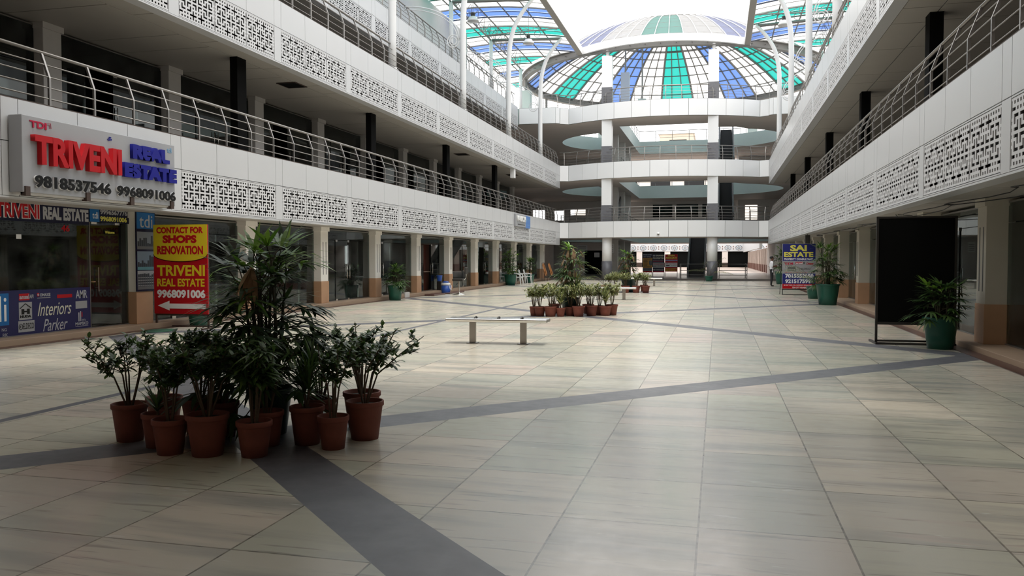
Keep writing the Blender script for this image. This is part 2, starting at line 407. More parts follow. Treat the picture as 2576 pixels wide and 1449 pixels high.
for x0, x1 in ((XL-.32, -18.0), (XR+.32, MX(-18.0))):
    for z in (4.05, 8.40):
        struct(MB().box(min(x0,x1), max(x0,x1), Y0, 62.3, z, z+.2).obj('floor', HUBFL))
struct(MB().box(-18, -15.1, Y0, 61, 12.6, 12.9).obj('floor', HUBFL))
struct(MB().box(MX(-15.1), MX(-18), Y0, 61, 12.6, 12.9).obj('floor', HUBFL))

# shop rooms: back walls and cross walls -----------------------------
def rooms(name, xf, xb, z0, z1, mat, odd):
    m = MB(); s = 1 if xf > xb else -1
    m.box(min(xb, xb-s*.1), max(xb, xb-s*.1), Y0-16, 62.3, z0, z1)
    for k in range(-3, 11):
        y = G(k); m.box(min(xf-s*.55, xb), max(xf-s*.55, xb), y-.06, y+.06, z0, z1)
    return struct(m.obj(name, mat))
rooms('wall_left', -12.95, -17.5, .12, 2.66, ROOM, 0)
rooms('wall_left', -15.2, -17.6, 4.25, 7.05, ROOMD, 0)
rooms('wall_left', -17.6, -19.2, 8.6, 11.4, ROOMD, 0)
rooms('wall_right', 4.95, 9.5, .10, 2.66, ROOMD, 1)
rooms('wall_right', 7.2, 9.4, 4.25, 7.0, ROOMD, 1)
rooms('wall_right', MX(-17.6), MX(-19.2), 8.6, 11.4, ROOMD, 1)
struct(MB().box(-19.2, -18, Y0, 61, 11.4, 11.6).obj('ceiling', SOFFIT))
# unseen slabs over the camera, added to shade the near floor; walls behind
m = MB()
for z0, z1, yf in ((4.6, 5.5, 4.0), (8.1, 9.2, 8.2), (12.6, 13.6, 8.2)):
    m.prism([(-11.5,-14),(3.3,-14),(3.3,yf)] + [(XC+7.4*math.sin(math.radians(90-15*i)), yf+1.6*math.cos(math.radians(90-15*i))) for i in range(1,12)] + [(-11.5,yf)], z0, z1)
struct(m.obj('ceiling', HUBSOF))
struct(MB().box(-30, 22, -14.3, -14, -.1, 13).obj('wall_back', GREYP))
struct(MB().box(-19, -18.7, -14, Y0, 0, 13).obj('wall_left', GREYP))
struct(MB().box(11, 11.3, -14, Y0, 0, 13).obj('wall_right', GREYP))

# ---------------------------------------------------------------- hub: slabs with a well, two side openings and curved fronts
def arcpts(cx, cy, r, a0, a1, n): return [(cx+r*math.cos(math.radians(a0+(a1-a0)*i/n)), cy+r*math.sin(math.radians(a0+(a1-a0)*i/n))) for i in range(n+1)]
WELL = [(-7.5,64.3),(-.7,64.3),(-.7,66.2),(1.3,66.6)] + arcpts(-.75,73,6.05,-70,70,16)[1:] + [(1.3,81.6),(-7.5,81.6)]
LHOLE = [(-9.5,67.3)] + arcpts(-7.5,73,6.0,250,110,16)[1:-1] + [(-9.5,78.7)]
FRONT = [(XL,62.2)] + arc + [(XR,62.2)]
UPFL = pm('bounce_paving', (.46,.42,.38), .4, var=.08)  # unseen slab tops, made pale to bounce light onto the soffits
def hub_slab(zb, zt, front, wings):
    outer = [(-24, 88), (-24, front[0][1])] + ([(-14.8, front[0][1])] if wings else []) + [(x, y+.12) for x, y in front] + [(16, front[-1][1]), (16, 88)]
    cu = bpy.data.curves.new('slab', 'CURVE'); cu.dimensions = '2D'; cu.fill_mode = 'BOTH'; cu.extrude = (zt-zb)/2
    for pl in (outer, WELL, LHOLE):
        sp = cu.splines.new('POLY'); sp.points.add(len(pl)-1); sp.use_cyclic_u = True
        for p, q in zip(sp.points, pl): p.co = (q[0], q[1], 0, 1)
    o = bpy.data.objects.new('ceiling', cu); COL.objects.link(o)
    me = bpy.data.meshes.new_from_object(o.evaluated_get(bpy.context.evaluated_depsgraph_get()))
    bpy.data.objects.remove(o, do_unlink=True); bpy.data.curves.remove(cu)
    me.transform(Matrix.Translation((0,0,(zb+zt)/2)))
    me.materials.clear()
    for mm in (HUBSOF, MINT, UPFL): me.materials.append(mm)
    for p in me.polygons:
        p.material_index = 0 if p.normal.z < -.5 else (2 if p.normal.z > .5 else 1)
    o = bpy.data.objects.new('ceiling', me); COL.objects.link(o); return struct(o)
def fascia(front, zb, zt):
    m = MB(); g = .013
    for (xa, ya), (xb, yb) in zip(front[:-1], front[1:]):
        d = Vector((xb-xa, yb-ya, 0)); L = d.length; d.normalize(); n = Vector((d.y, -d.x, 0))
        a = Vector((xa,ya,0)) + d*g; b = Vector((xb,yb,0)) - d*g; a2, b2 = a - n*.03, b - n*.03
        vs = [(*a.xy,zb+g),(*b.xy,zb+g),(*b2.xy,zb+g),(*a2.xy,zb+g),(*a.xy,zt-g),(*b.xy,zt-g),(*b2.xy,zt-g),(*a2.xy,zt-g)]
        m.add(vs, [(0,3,2,1),(4,5,6,7),(0,1,5,4),(1,2,6,5),(2,3,7,6),(3,0,4,7)])
        a, b = Vector((xa,ya,0)) - n*.035, Vector((xb,yb,0)) - n*.035
        m.quad((*a.xy,zb),(*b.xy,zb),(*b.xy,zt),(*a.xy,zt), 1)
        a3, b3 = Vector((xa,ya,0)) - n*.2, Vector((xb,yb,0)) - n*.2
        m.quad((*a.xy,zt+.012),(*b.xy,zt+.012),(*b3.xy,zt+.012),(*a3.xy,zt+.012), 2)
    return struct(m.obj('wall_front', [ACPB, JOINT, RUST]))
F3 = [(-14.8,61.4),(-13.3,61.5),(-12.0,61.6),(-11.75,61.8),(-11.75,62.0)] + arc + [(3.47,62.0),(3.47,61.8),(3.72,61.6),(5.0,61.5),(6.5,61.4)]
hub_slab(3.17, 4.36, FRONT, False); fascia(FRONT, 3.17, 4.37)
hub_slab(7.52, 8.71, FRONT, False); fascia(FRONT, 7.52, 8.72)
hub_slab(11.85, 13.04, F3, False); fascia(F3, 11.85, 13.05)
# hub side and back walls with daylight openings
def wall_holes(name, x0, x1, y, z0, z1, holes, mat, t=.25):
    xs = sorted({x0, x1} | {h[0] for h in holes} | {h[1] for h in holes}); zs = sorted({z0, z1} | {h[2] for h in holes} | {h[3] for h in holes})
    m = MB()
    for a, b in zip(xs[:-1], xs[1:]):
        for c, d in zip(zs[:-1], zs[1:]):
            if any(h[0]-.001 <= a and b <= h[1]+.001 and h[2]-.001 <= c and d <= h[3]+.001 for h in holes): continue
            m.box(a, b, y, y+t, c, d)
    return struct(m.obj(name, mat))
wall_holes('wall_front', -26, -9.4, 84.5, .13, 13, [(-18.9,-17.6,5.6,6.7),(-16.6,-15.6,5.6,6.6),(-14.9,-13.3,6.1,6.7),(-15,-11,9.6,10.8)], GREYP)
wall_holes('wall_front', 1.9, 18, 86, 3.3, 13, [(2.6,3.8,5.5,7.0),(3,12,9.2,10.6)], GREYP)
struct(MB().box(-24.3,-24,62,88,0,13).box(16,16.3,62,88,0,13).obj('wall_side', HUBSOF))
struct(MB().box(4.9,5.2,66,88,.13,3.2).box(5.2,7.5,74,74.3,.13,3.2).obj('wall_right', HUBSOF))
struct(MB().box(-14,-13.8,64.5,70,.13,3.2).box(-14,-9.6,80,80.3,.13,3.2).obj('wall_left', HUBSOF))
m = MB()
for z in (.13, 4.36, 8.71):
    for y in (68.4, 73.4, 78.4): m.box(-9.15, -8.05, y-.25, y+.25, z, z+3.1 if z < 1 else z+3.2)
struct(m.obj('pillar', GREYP))
# shopfronts closing the back of the first floor well
wall_holes('wall_front', -9, 2.0, 86.5, 4.36, 7.6, [(-6.6,-4.6,5.9,7.2),(-4.2,-2.0,5.9,7.2),(-1.6,.6,5.9,7.2)], GREYP)
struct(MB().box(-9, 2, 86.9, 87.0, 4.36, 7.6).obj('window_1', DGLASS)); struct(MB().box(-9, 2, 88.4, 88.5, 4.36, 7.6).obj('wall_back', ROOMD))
struct(MB().box(-7.4, 1.2, 86.3, 86.48, 4.4, 5.7).obj('trim_6', ACP))
# rooms shut off in the shade of the hub's ground floor
struct(MB().box(-12.6,-10.4,79.6,79.9,.13,2.4).obj('door_1', BLACK)); struct(MB().box(5.6,6.9,73.7,73.95,.13,2.5).obj('door_2', BLACK))

# ---------------------------------------------------------------- second court seen through the hub
m = MB()
m.box(-40, 30, 150, 150.4, 2.9, 4.6, 0); m.box(-40, 30, 150.5, 151, .1, 2.9, 1)
for k in range(-6, 6):
    m.box(k*5-.5+1.2, k*5+.5+1.2, 150.1, 150.5, .9, 2.9, 2); m.box(k*5-.5+1.2, k*5+.5+1.2, 150.08, 150.5, .1, .9, 3)
m.box(-40, 30, 150.3, 150.7, 4.6, 5.2, 0)
struct(m.obj('wall_front', [ACP, BLACK, HUBSOF, RUST]))
# pierced rosette frieze on that far wall
m = MB()
for i in range(-9, 10):
    cx = i*1.85 - 2.0
    for q in range(12):
        a = 2*PI*q/12; m.box(cx+.52*math.cos(a)-.07, cx+.52*math.cos(a)+.07, 149.95, 149.99, 3.55+.42*math.sin(a)-.06, 3.55+.42*math.sin(a)+.06, q % 3 == 0)
    for q in range(8):
        a0, a1 = 2*PI*q/8, 2*PI*(q+1)/8
        m.tube([(cx+.2*math.cos(a0),149.96,3.55+.2*math.sin(a0)),(cx+.2*math.cos(a1),149.96,3.55+.2*math.sin(a1))], .04, 4)
    for dz in (-.2, .2): m.box(cx+.86, cx+.98, 149.95, 149.99, 3.55+dz-.1, 3.55+dz+.1, 1)
struct(m.obj('trim_5', [flat('frieze_blue_grey', (.10,.16,.21)), flat('frieze_brown', (.15,.06,.045))]))
for sx, s in ((4.3, -1), (-17.5, 1)):
    m = MB(); m.box(min(sx, sx-s*.3), max(sx, sx-s*.3), 92, 150, 2.75, 4.4, 0); m.box(min(sx-s*1.2, sx-s*1.5), max(sx-s*1.2, sx-s*1.5), 88, 150, .1, 2.75, 1)
    for k in range(14):
        y = 92+4.2*k; m.box(min(sx-s*.7, sx-s*1.2), max(sx-s*.7, sx-s*1.2), y-1.0, y+1.0, .95, 2.75, 2); m.box(min(sx-s*.68, sx-s*1.2), max(sx-s*.68, sx-s*1.2), y-1.02, y+1.02, .1, .95, 3)
    struct(m.obj('wall_right' if s < 0 else 'wall_left', [ACP, BLACK, pm('pinkish_plaster', (.42,.33,.28), .7), pm('brown_dado', (.16,.07,.05), .6)]))
# pale buildings and roof terraces beyond, seen over the upper hub floors
bl = pm('pale_render', (.66,.62,.57), .8, var=.1, scale=1); bt = pm('buff_render', (.52,.45,.37), .8, var=.1, scale=1)
def far_building(label, x0, x1, y0, y1, z1, mat, tiers):
    t = thing('distant_building', label, 'building', ((x0+x1)/2, y0, 0))
    MB().box(x0, x1, y0, y1, 0, z1).obj('wall', mat, t, glob=True)
    MB().box(x0-.3, x1+.3, y0-.3, y1, z1, z1+.5).obj('parapet', bl, t, glob=True)
    for i in range(tiers):
        MB().box(x0+2+i*6, x0+5.5+i*6, y0-.06, y0+.05, z1-3.2, z1-1.2).obj('window', DARK, t, glob=True)
far_building('buff concrete block standing beyond the upper hub well, behind the back railing', -12, -5.2, 175, 190, 27.5, bt, 1)
far_building('long low white terrace building seen beyond the back railing of the hub', -26, 26, 152, 170, 18.0, bl, 8)
# ================================================================ railings
def rail_off(h): return 0 if h < .52 else (h-.52)*.36
def railing(name, label, path, inward, group=None, sp=1.12, skip=None):
    """path: base line points; inward: +1 the walkway lies to the left of the path direction, -1 to the right"""
    P = [Vector(p) for p in path]
    t = thing(name, label, 'railing', tuple(P[0]), 0, group); o = P[0]
    nrm = []
    for i in range(len(P)):
        a = P[max(i-1,0)]; b = P[min(i+1,len(P)-1)]; d = (b-a).normalized(); nrm.append(Vector((-d.y, d.x, 0))*inward)
    def line(h): return [p - o + nrm[i]*rail_off(h) + Vector((0,0,h)) for i, p in enumerate(P)]
    MB().tube(line(1.0), .034, 8).obj('handrail', STEEL, t, smooth=True)
    for h in (.14, .34, .54, .77): MB().tube(line(h), .013, 6).obj('rail', STEEL, t, smooth=True)
    pb = MB().tube([(0,0,-.03),(0,0,.52),(rail_off(.98),0,.98)], .03, 4)
    pm_ = pb.mesh('post'); pm_.materials.append(STEEL)
    L = 0; nxt = sp*.3
    for i in range(len(P)-1):
        seg = P[i+1]-P[i]; sl = seg.length
        while nxt <= L + sl:
            q = P[i] + seg*((nxt-L)/sl); d = seg.normalized(); n = Vector((-d.y, d.x, 0))*inward
            if not (skip and skip(q)):
                po = bpy.data.objects.new('post', pm_); COL.objects.link(po); po.parent = t
                po.location = q - o; po.rotation_euler = (0,0,math.atan2(n.y, n.x))
            nxt += sp
        L += sl
    return t
Yr = lambda y0, y1, x, z: [(x, y0, z), (x, y1, z)]
railing('gallery_railing', 'steel railing with bent posts on the left first floor gallery, above the shop sign', Yr(Y0+4, 62.2, XL-.12, 4.385), 1)
railing('gallery_railing', 'steel railing with bent posts on the left second floor gallery, behind white poles', Yr(Y0+4, 62.2, XL-.12, 8.735), 1)
railing('roof_terrace_railing', 'steel railing on the roof terrace of the left wing, below the canopy', Yr(26, 61, -14.9, 13.065), 1)
railing('gallery_railing', 'steel railing with bent posts on the first floor of the right gallery', Yr(Y0+4, 62.2, XR+.12, 4.385), -1)
railing('gallery_railing', 'steel railing with bent posts on the second floor of the right gallery, behind the poles', Yr(Y0+14, 62.2, XR+.12, 8.735), -1)
apath = lambda z, fr: [(x, y+.1, z) for x, y in fr]
for z, fr, s in ((4.385, FRONT, 'lowest'), (8.735, FRONT, 'middle'), (13.065, F3[1:-1], 'topmost')):
    railing('bridge_railing', f'curved steel railing on the {s} of the three white bridges', apath(z, fr), 1)
def plain_rail(label, path):
    t = thing('well_railing', label, 'railing', path[0]); o = Vector(path[0]); P = [Vector(p)-o for p in path]
    for nm, h, r in (('handrail', 1.0, .03), ('rail', .66, .014), ('rail', .36, .014)): MB().tube([p+Vector((0,0,h)) for p in P], r, 6).obj(nm, TRUSSM, t)
    for a, b in zip(P[:-1], P[1:]):
        n = max(1, round((b-a).length/1.5))
        for i in range(n+1): MB().tube([a+(b-a)*i/n, a+(b-a)*i/n+Vector((0,0,1.0))], .026, 6).obj('post', TRUSSM, t)
for z, s in ((4.36,'first'),(8.71,'second'),(13.04,'third')):
    plain_rail(f'grey pipe railing at the back of the {s} floor well, behind the curved bridge', [(-7.6,66.5,z),(-7.6,81.75,z),(2.0,81.75,z)])
    plain_rail(f'grey pipe railing around the {s} floor round opening, left of the hub well', [(x, y, z) for x, y in [(-9.4,78.9)] + [(-7.5+6.2*math.cos(math.radians(a)), 73+6.2*math.sin(math.radians(a))) for a in range(120, 241, 20)]])
    plain_rail(f'grey pipe railing around the {s} floor round opening, right of the escalators', [(-.75+6.25*math.cos(math.radians(a)), 73+6.25*math.sin(math.radians(a)), z) for a in range(-60, 61, 20)])

# ================================================================ arcade columns and shop fronts
def column(name, label, loc, w, d, h, hb, grp, groove=True, base=TAN, shaft=COLM, sgn=1):
    t = thing(name, label, 'column', loc, 0, grp)
    m = MB().box(-d/2, d/2, -w/2, w/2, hb, h-.12)
    if groove:
        for y in (-w*.2, w*.2): m.box(sgn*(d/2), sgn*(d/2+.006), y-.018, y+.018, hb+.22, h-.5, 1)
    m.obj('shaft', [shaft, JOINT] if groove else shaft, t, bevel=.012)
    MB().box(-d/2-.04, d/2+.04, -w/2-.04, w/2+.04, h-.14, h).obj('capital', shaft, t)
    MB().box(-d/2-.018, d/2+.018, -w/2-.018, w/2+.018, 0, hb).obj('base', base, t, bevel=.006)
    return t
KL = list(range(-1, 11))
for i, k in enumerate(KL):
    column('arcade_column', f'cream column on a tan stone base, {ORD[i]} from the near end of the left arcade', (-12.99, G(k)+.1, .12), .52, .46, 2.54, .73, 'columns of the left arcade')
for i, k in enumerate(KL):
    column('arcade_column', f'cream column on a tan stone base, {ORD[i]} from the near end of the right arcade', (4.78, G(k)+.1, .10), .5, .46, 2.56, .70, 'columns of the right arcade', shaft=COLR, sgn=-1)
for i, k in enumerate(range(-1, 11)):
    column('gallery_column', f'taupe column between dark shop windows, {ORD[i]} from near end, first floor left gallery', (-15.3, G(k)+.05, 4.25), .55, .4, 2.8, .3, 'columns of the first floor left gallery', False, GREYP, GREYP)
for i, k in enumerate(range(1, 11)):
    column('gallery_column', f'taupe column between dark windows, {ORD[i]} from the near end of the second floor left gallery', (-17.7, G(k)+.05, 8.6), .5, .3, 2.8, .3, 'columns of the second floor left gallery', False, GREYP, GREYP)
for j in range(4):
    t = thing('black_post', f'square black floor to soffit post, {ORD[j]} from near end, left first floor gallery', 'post', (-12.72, 20.12+8.84*j, 4.25), 0, 'black posts of the left gallery')
    MB().box(-.11,.11,-.22,.22,0,2.8).obj('shaft', BLACK, t); MB().box(-.13,.13,-.24,.24,0,.06).obj('foot_plate', BLKM, t)
for j in range(5):
    t = thing('black_post', f'square black floor to soffit post, {ORD[j]} from near end, right first floor gallery', 'post', (4.60, 20.1+8.84*j, 4.25), 0, 'black posts of the right gallery')
    MB().box(-.14,.14,-.2,.2,0,2.75).obj('shaft', BLACK, t); MB().box(-.16,.16,-.22,.22,0,.06).obj('foot_plate', BLKM, t)

def shop(label, x, sgn, ya, yb, z0, h, style, glass, grp, cat='shop front', name='shopfront'):
    """glazed front between two columns: fixed panes, a transom and a pair of patch-hung doors. sgn +1 faces +X"""
    t = thing(name, label, cat, (x, (ya+yb)/2, z0), 0, grp); W = yb-ya; hy = W/2
    dw = .95; hd = 2.12
    c = {0:0, 1:-.9, 2:.9, 3:0}[style]; n = 2 if style in (0, 3) else 1
    d0, d1 = c-dw*n/2, c+dw*n/2
    def pane(nm, a, b, z, zz, par=t, xo=0): return MB().box(xo-.006, xo+.006, a+.006, b-.006, z, zz).obj(nm, glass, par)
    pane('glass_pane', -hy, d0, .02, hd); pane('glass_pane', d1, hy, .02, hd); pane('transom_pane', -hy, hy, hd+.012, h)
    MB().box(-.02,.02,-hy,hy,h-.03,h).obj('head_channel', STEEL, t); MB().box(-.03,.03,-hy,hy,0,.02).obj('sill_channel', STEEL, t)
    for q in range(n):
        a = d0 + dw*q
        if style == 3 and q == 0: continue                      # this leaf stands open
        dd = pane('door', a, a+dw, .03, hd, t, sgn*.02)
        hx = a+dw-.1 if (n == 2 and q == 0) else a+.1
        m = MB()
        for s in (1, -1): m.tube([(sgn*.02+s*.055, hx, .78), (sgn*.02+s*.055, hx, 1.30)], .013, 8)
        for z in (.86, 1.22): m.tube([(sgn*.02-.055, hx, z), (sgn*.02+.055, hx, z)], .009, 6)
        m.obj('handle', BSTEEL, dd, smooth=True)
        for z0_, z1_ in ((hd-.045, hd+.03), (0, .07)): MB().box(sgn*.02-.014, sgn*.02+.014, a+.01, a+.15, z0_, z1_).obj('patch_fitting', BSTEEL, dd)
    if style == 3:                                              # open leaf, swung inwards
        dd = MB().box(-dw, 0, -.006, .006, .03, hd).obj('door', glass, t); dd.location = (-sgn*0, d0, 0)
        if sgn < 0: dd.rotation_euler = (0,0,PI)
    return t
sty = [1, 0, 0, 0, 1, 3, 2, 3, 0, 1, 2, 3]
for i, k in enumerate(KL[1:-1]):
    shop(f'dark glass shop front, {ORD[i]} past the blue real estate shop in the left arcade', -13.02, 1, G(k)+.36, G(k+1)-.16, .12, 2.5, sty[i+1], GLASS, 'glass shop fronts of the left arcade')
for i, k in enumerate(KL[:-1]):
    shop(f'dark glass shop front, {ORD[i]} from the near end of the right arcade', 4.9, -1, G(k)+.35, G(k+1)-.15, .10, 2.5, sty[-1-i], GLASS, 'glass shop fronts of the right arcade')
for i, k in enumerate(range(-1, 10)):
    shop(f'black glazed shop window with a dark doorway, {ORD[i]} from near end, first floor left gallery', -15.35, 1, G(k)+.34, G(k+1)-.24, 4.25, 2.75, (0,3)[i % 2], DGLASS, 'dark shop windows of the first floor', 'shop window', 'shop_window')
for i, k in enumerate(range(1, 10)):
    shop(f'black glazed window bay, {ORD[i]} from near end, second floor left gallery', -17.75, 1, G(k)+.3, G(k+1)-.2, 8.6, 2.75, 0, DGLASS, 'dark windows of the second floor', 'shop window', 'shop_window')
# soffit openings and hanging hooks
for y, n in ((23.55,'beside the second black post'),(41.2,'past the third black post'),(52.0,'near the far white hanging box')):
    t = thing('ceiling_hatch', f'dark open ceiling hatch {n} of the left gallery', 'hatch', (-13.0, y, 7.045))
    MB().box(-.3,.3,-.35,.35,-.012,.0).obj('opening', BLACK, t)
    MB().box(-.33,.33,-.38,-.35,-.02,0).box(-.33,.33,.35,.38,-.02,0).box(-.33,-.3,-.35,.35,-.02,0).box(.3,.33,-.35,.35,-.02,0).obj('frame', RUST, t)
t = thing('hanging_box', 'white box sign hung under the left gallery soffit near the far bridge', 'sign', (-12.0, 48.2, 6.45))
MB().box(-.12,.12,-.2,.2,0,.55).obj('case', WHT, t, bevel=.01); MB().tube([(0,0,.55),(0,0,.61)], .015, 6).obj('hanger', STEEL, t)

# ================================================================ white curved poles, canopies and dome
def pole(label, y, s, grp):
    x = -12.06 if s > 0 else MX(-12.06)
    t = thing('curved_pole', label, 'pole', (x, y, 8.735), 0, grp)
    pts = [(0,0,0),(0,0,4.6),(.10*s,0,5.6),(.34*s,0,6.5),(.86*s,0,7.35),(1.5*s,0,8.05)]
    P = []
    for i in range(len(pts)-1):
        for q in range(4):
            P.append(Vector(pts[i]).lerp(Vector(pts[i+1]), q/4))
    P.append(Vector(pts[-1]))
    for _ in range(3): P = [P[0]] + [(P[i-1]+P[i]*2+P[i+1])/4 for i in range(1, len(P)-1)] + [P[-1]]
    MB().tube(P, [.155 - .05*i/(len(P)-1) for i in range(len(P))], 14).obj('shaft', WPAINT, t, smooth=True)
    MB().lathe([(.24,0),(.24,.03),(.17,.04),(.17,.12)], 14).obj('base_plate', WPAINT, t)
    # quarter arch back to the roof terrace, ending in a scroll
    for off, r in ((0,.032),(.16,.022)):
        m = MB(); m.tube([(-s*(.16+off+(2.85-off)*math.cos(math.radians(a))), 0, 3.35 + (1.75-off)*math.sin(math.radians(a))) for a in range(0, 91, 6)][::-1] if False else
                         [(-s*(.18+off*.6+(2.85-off*.6)*(1-math.cos(math.radians(a)))), 0, 3.5+(1.75-off)*math.sin(math.radians(a))) for a in range(0, 91, 6)], r, 6)
        m.obj('bracket_arch', WPAINT, t, smooth=True)
    m = MB(); cx, cz = -s*.5, 3.42
    for r in (.30, .18): m.tube([(cx+r*math.cos(2*PI*i/20), 0, cz+r*math.sin(2*PI*i/20)) for i in range(21)], .026, 6)
    m.obj('scroll_ring', WPAINT, t, smooth=True)
    b = MB().tube([(1.45*s,0,8.0),(-s*3.45,0,8.2)], .10, 10).obj('cross_beam', TRUSSM, t, smooth=True)
    return t
for j in range(4):
    pole(f'white curved pole with a scroll bracket, {ORD[j]} from the near end on the left side', 29.5+8.94*j, 1, 'curved canopy poles on the left')
    pole(f'white curved pole with a scroll bracket, {ORD[j]} from the near end on the right side', 29.5+8.94*j, -1, 'curved canopy poles on the right')
for j in range(5):
    for s, side in ((1,'left'),(-1,'right')):
        t = thing('canopy_post', f'white round post carrying the {side} canopy truss, {ORD[j]} from the near end', 'post', ((-15.6 if s > 0 else MX(-15.6)), 29.5+8.94*j, 12.9), 0, f'posts of the {side} canopy')
        MB().tube([(0,0,0),(0,0,4.05)], .13, 12).obj('shaft', WPAINT, t, smooth=True); MB().lathe([(.2,0),(.2,.03),(.14,.04)], 12).obj('base_plate', WPAINT, t)

DC, DR, DZ, DH = (XC, 73.5), 12.6, 17.35, 4.62
def canopy(side, s):
    f = (lambda x: x) if s > 0 else MX
    t = thing('roof_canopy', f'vaulted canopy of white, blue and teal sheets over the {side} wing', 'canopy', (f(-14), 8, 17.3))
    xi, xo = -10.42, -18.4; xm = (xi+xo)/2; hw = (xi-xo)/2
    zc = lambda x: 17.25 + (x-xi)/(xo-xi)*.3 + .28*(1-((x-xm)/hw)**2)
    def xr(y):
        if y <= 60.0: return xi
        q = (DR+.35)**2 - (y-DC[1])**2
        return min(xi, DC[0] - math.sqrt(q)) if q > 0 else xi
    i = -19; y = 51 + 2.2*i
    while y < 74:
        mat = (PB, PW, PT, PW)[i % 4]; m = MB(); n = 10
        for (ya, yb) in ((y, y+1.1), (y+1.1, y+2.2)):
            for q in range(n):
                def pt(u, yy):
                    e = xr(yy); x = e + (xo-e)*u; return (f(x), yy, zc(x))
                u0, u1 = q/n, (q+1)/n
                if min(xr(ya), xr(yb)) > xo+.3: m.quad(pt(u0,ya+.015), pt(u1,ya+.015), pt(u1,yb-.015), pt(u0,yb-.015))
        if m.f: m.obj('roof_sheet', mat, t, glob=True)
        pts = lambda yy, dz: [(f(x), yy, zc(x)+dz) for x in [xr(yy) + (xo-xr(yy))*q/10 for q in range(11)]]
        if xr(y) > xo+.3:
            MB().tube(pts(y, -.07), .05, 6).obj('purlin', TRUSSM, t, glob=True)
            MB().tube(pts(y+1.1, -.05), .025, 4).obj('purlin', TRUSSM, t, glob=True)
        y += 2.2; i += 1
    for x in (-11.9, -13.4, -14.9, -16.6, -18.3):
        ye = 72 if x < -16.8 else DC[1]-math.sqrt((DR+.3)**2-(x-DC[0])**2)
        MB().tube([(f(x), 9, zc(x)-.13), (f(x), ye, zc(x)-.13)], .045, 6).obj('rafter', TRUSSM, t, glob=True)
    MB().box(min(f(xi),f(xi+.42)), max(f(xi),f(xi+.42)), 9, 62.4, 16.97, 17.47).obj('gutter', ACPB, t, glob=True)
    MB().box(min(f(xi+.02),f(xi+.40)), max(f(xi+.02),f(xi+.40)), 9, 62.4, 16.95, 16.97).obj('gutter_soffit', SOFFIT, t, glob=True)
    def truss(x, z0, z1, ya, yb, nm='truss', wdt=.35):
        m = MB(); f2 = f(x); st = 1.49
        for dx, z in ((0, z0), (-wdt, z1), (wdt, z1)): m.tube([(f2+dx, ya, z), (f2+dx, yb, z)], .055 if dx == 0 else .045, 6)
        n = int((yb-ya)/st)
        for q in range(n):
            y0, ym, y1 = ya+q*st, ya+(q+.5)*st, ya+(q+1)*st
            for dx in (-wdt, wdt):
                m.tube([(f2,y0,z0),(f2+dx,ym,z1)], .022, 4); m.tube([(f2+dx,ym,z1),(f2,y1,z0)], .022, 4)
            m.tube([(f2-wdt,ym,z1),(f2+wdt,ym,z1)], .02, 4)
        m.obj(nm, TRUSSM, t, glob=True)
    truss(-15.6, 16.95, 17.85, 26, 66)
    truss(-18.3, 16.5, 17.5, 26, 70, 'edge_truss', .12)
    for j in range(4):                                          # lattice girder beside each cross beam
        m = MB(); y = 29.5+8.94*j - 1.3
        zb = lambda x: 16.95; zt = lambda x: zc(x)-.2
        X = [xi - .2 - q*(5.0/6) for q in range(7)]
        m.tube([(f(X[0]),y,17.1),(f(X[-1]),y,zb(0))], .04, 6); m.tube([(f(x),y,zt(x)) for x in X], .035, 6)
        for q in range(6):
            m.tube([(f(X[q]),y,17.0),(f(X[q+1]),y,zt(X[q+1]))], .02, 4); m.tube([(f(X[q+1]),y,zt(X[q+1])),(f(X[q+1]),y,17.0)], .02, 4)
        m.obj('girder', TRUSSM, t, glob=True)
        for q in (1.6, 2.6, 3.7):
            m = MB(); m.tube([(f(xi-q)+.22*math.cos(2*PI*i/16), y+.15, 16.85-.0+.22*math.sin(2*PI*i/16)) for i in range(17)], .02, 5)
            m.obj('scroll_ring', TRUSSM, t, glob=True)
    return t
canopy('left', 1); canopy('right', -1)
for n, (x, y) in enumerate(((-11.75, 51.3), (-14.3, 47.6), (-12.6, 44.2))):
    t = thing('pendant_lamp', f'bell shaped pendant lamp under the left canopy, {ORD[n]} from the dome', 'lamp', (x, y, 15.2+.55*n), 0, 'pendant lamps under the left canopy')
    MB().lathe([(.36,0),(.33,.1),(.2,.28),(.14,.3)], 16).obj('shade', WPAINT, t, smooth=True); MB().lathe([(.13,.3),(.13,.52),(.03,.55)], 12).obj('housing', BLKM, t)
    MB().tube([(0,0,.55),(0,0,2.6-.55*n)], .015, 5).obj('suspension_rod', TRUSSM, t)
t = thing('pendant_lamp', 'bell shaped pendant lamp under the right canopy beside the second pole', 'lamp', (MX(-11.9), 50.9, 15.2))
MB().lathe([(.36,0),(.33,.1),(.2,.28),(.14,.3)], 16).obj('shade', WPAINT, t, smooth=True); MB().lathe([(.13,.3),(.13,.52),(.03,.55)], 12).obj('housing', BLKM, t)
MB().tube([(0,0,.55),(0,0,2.6)], .015, 5).obj('suspension_rod', TRUSSM, t)

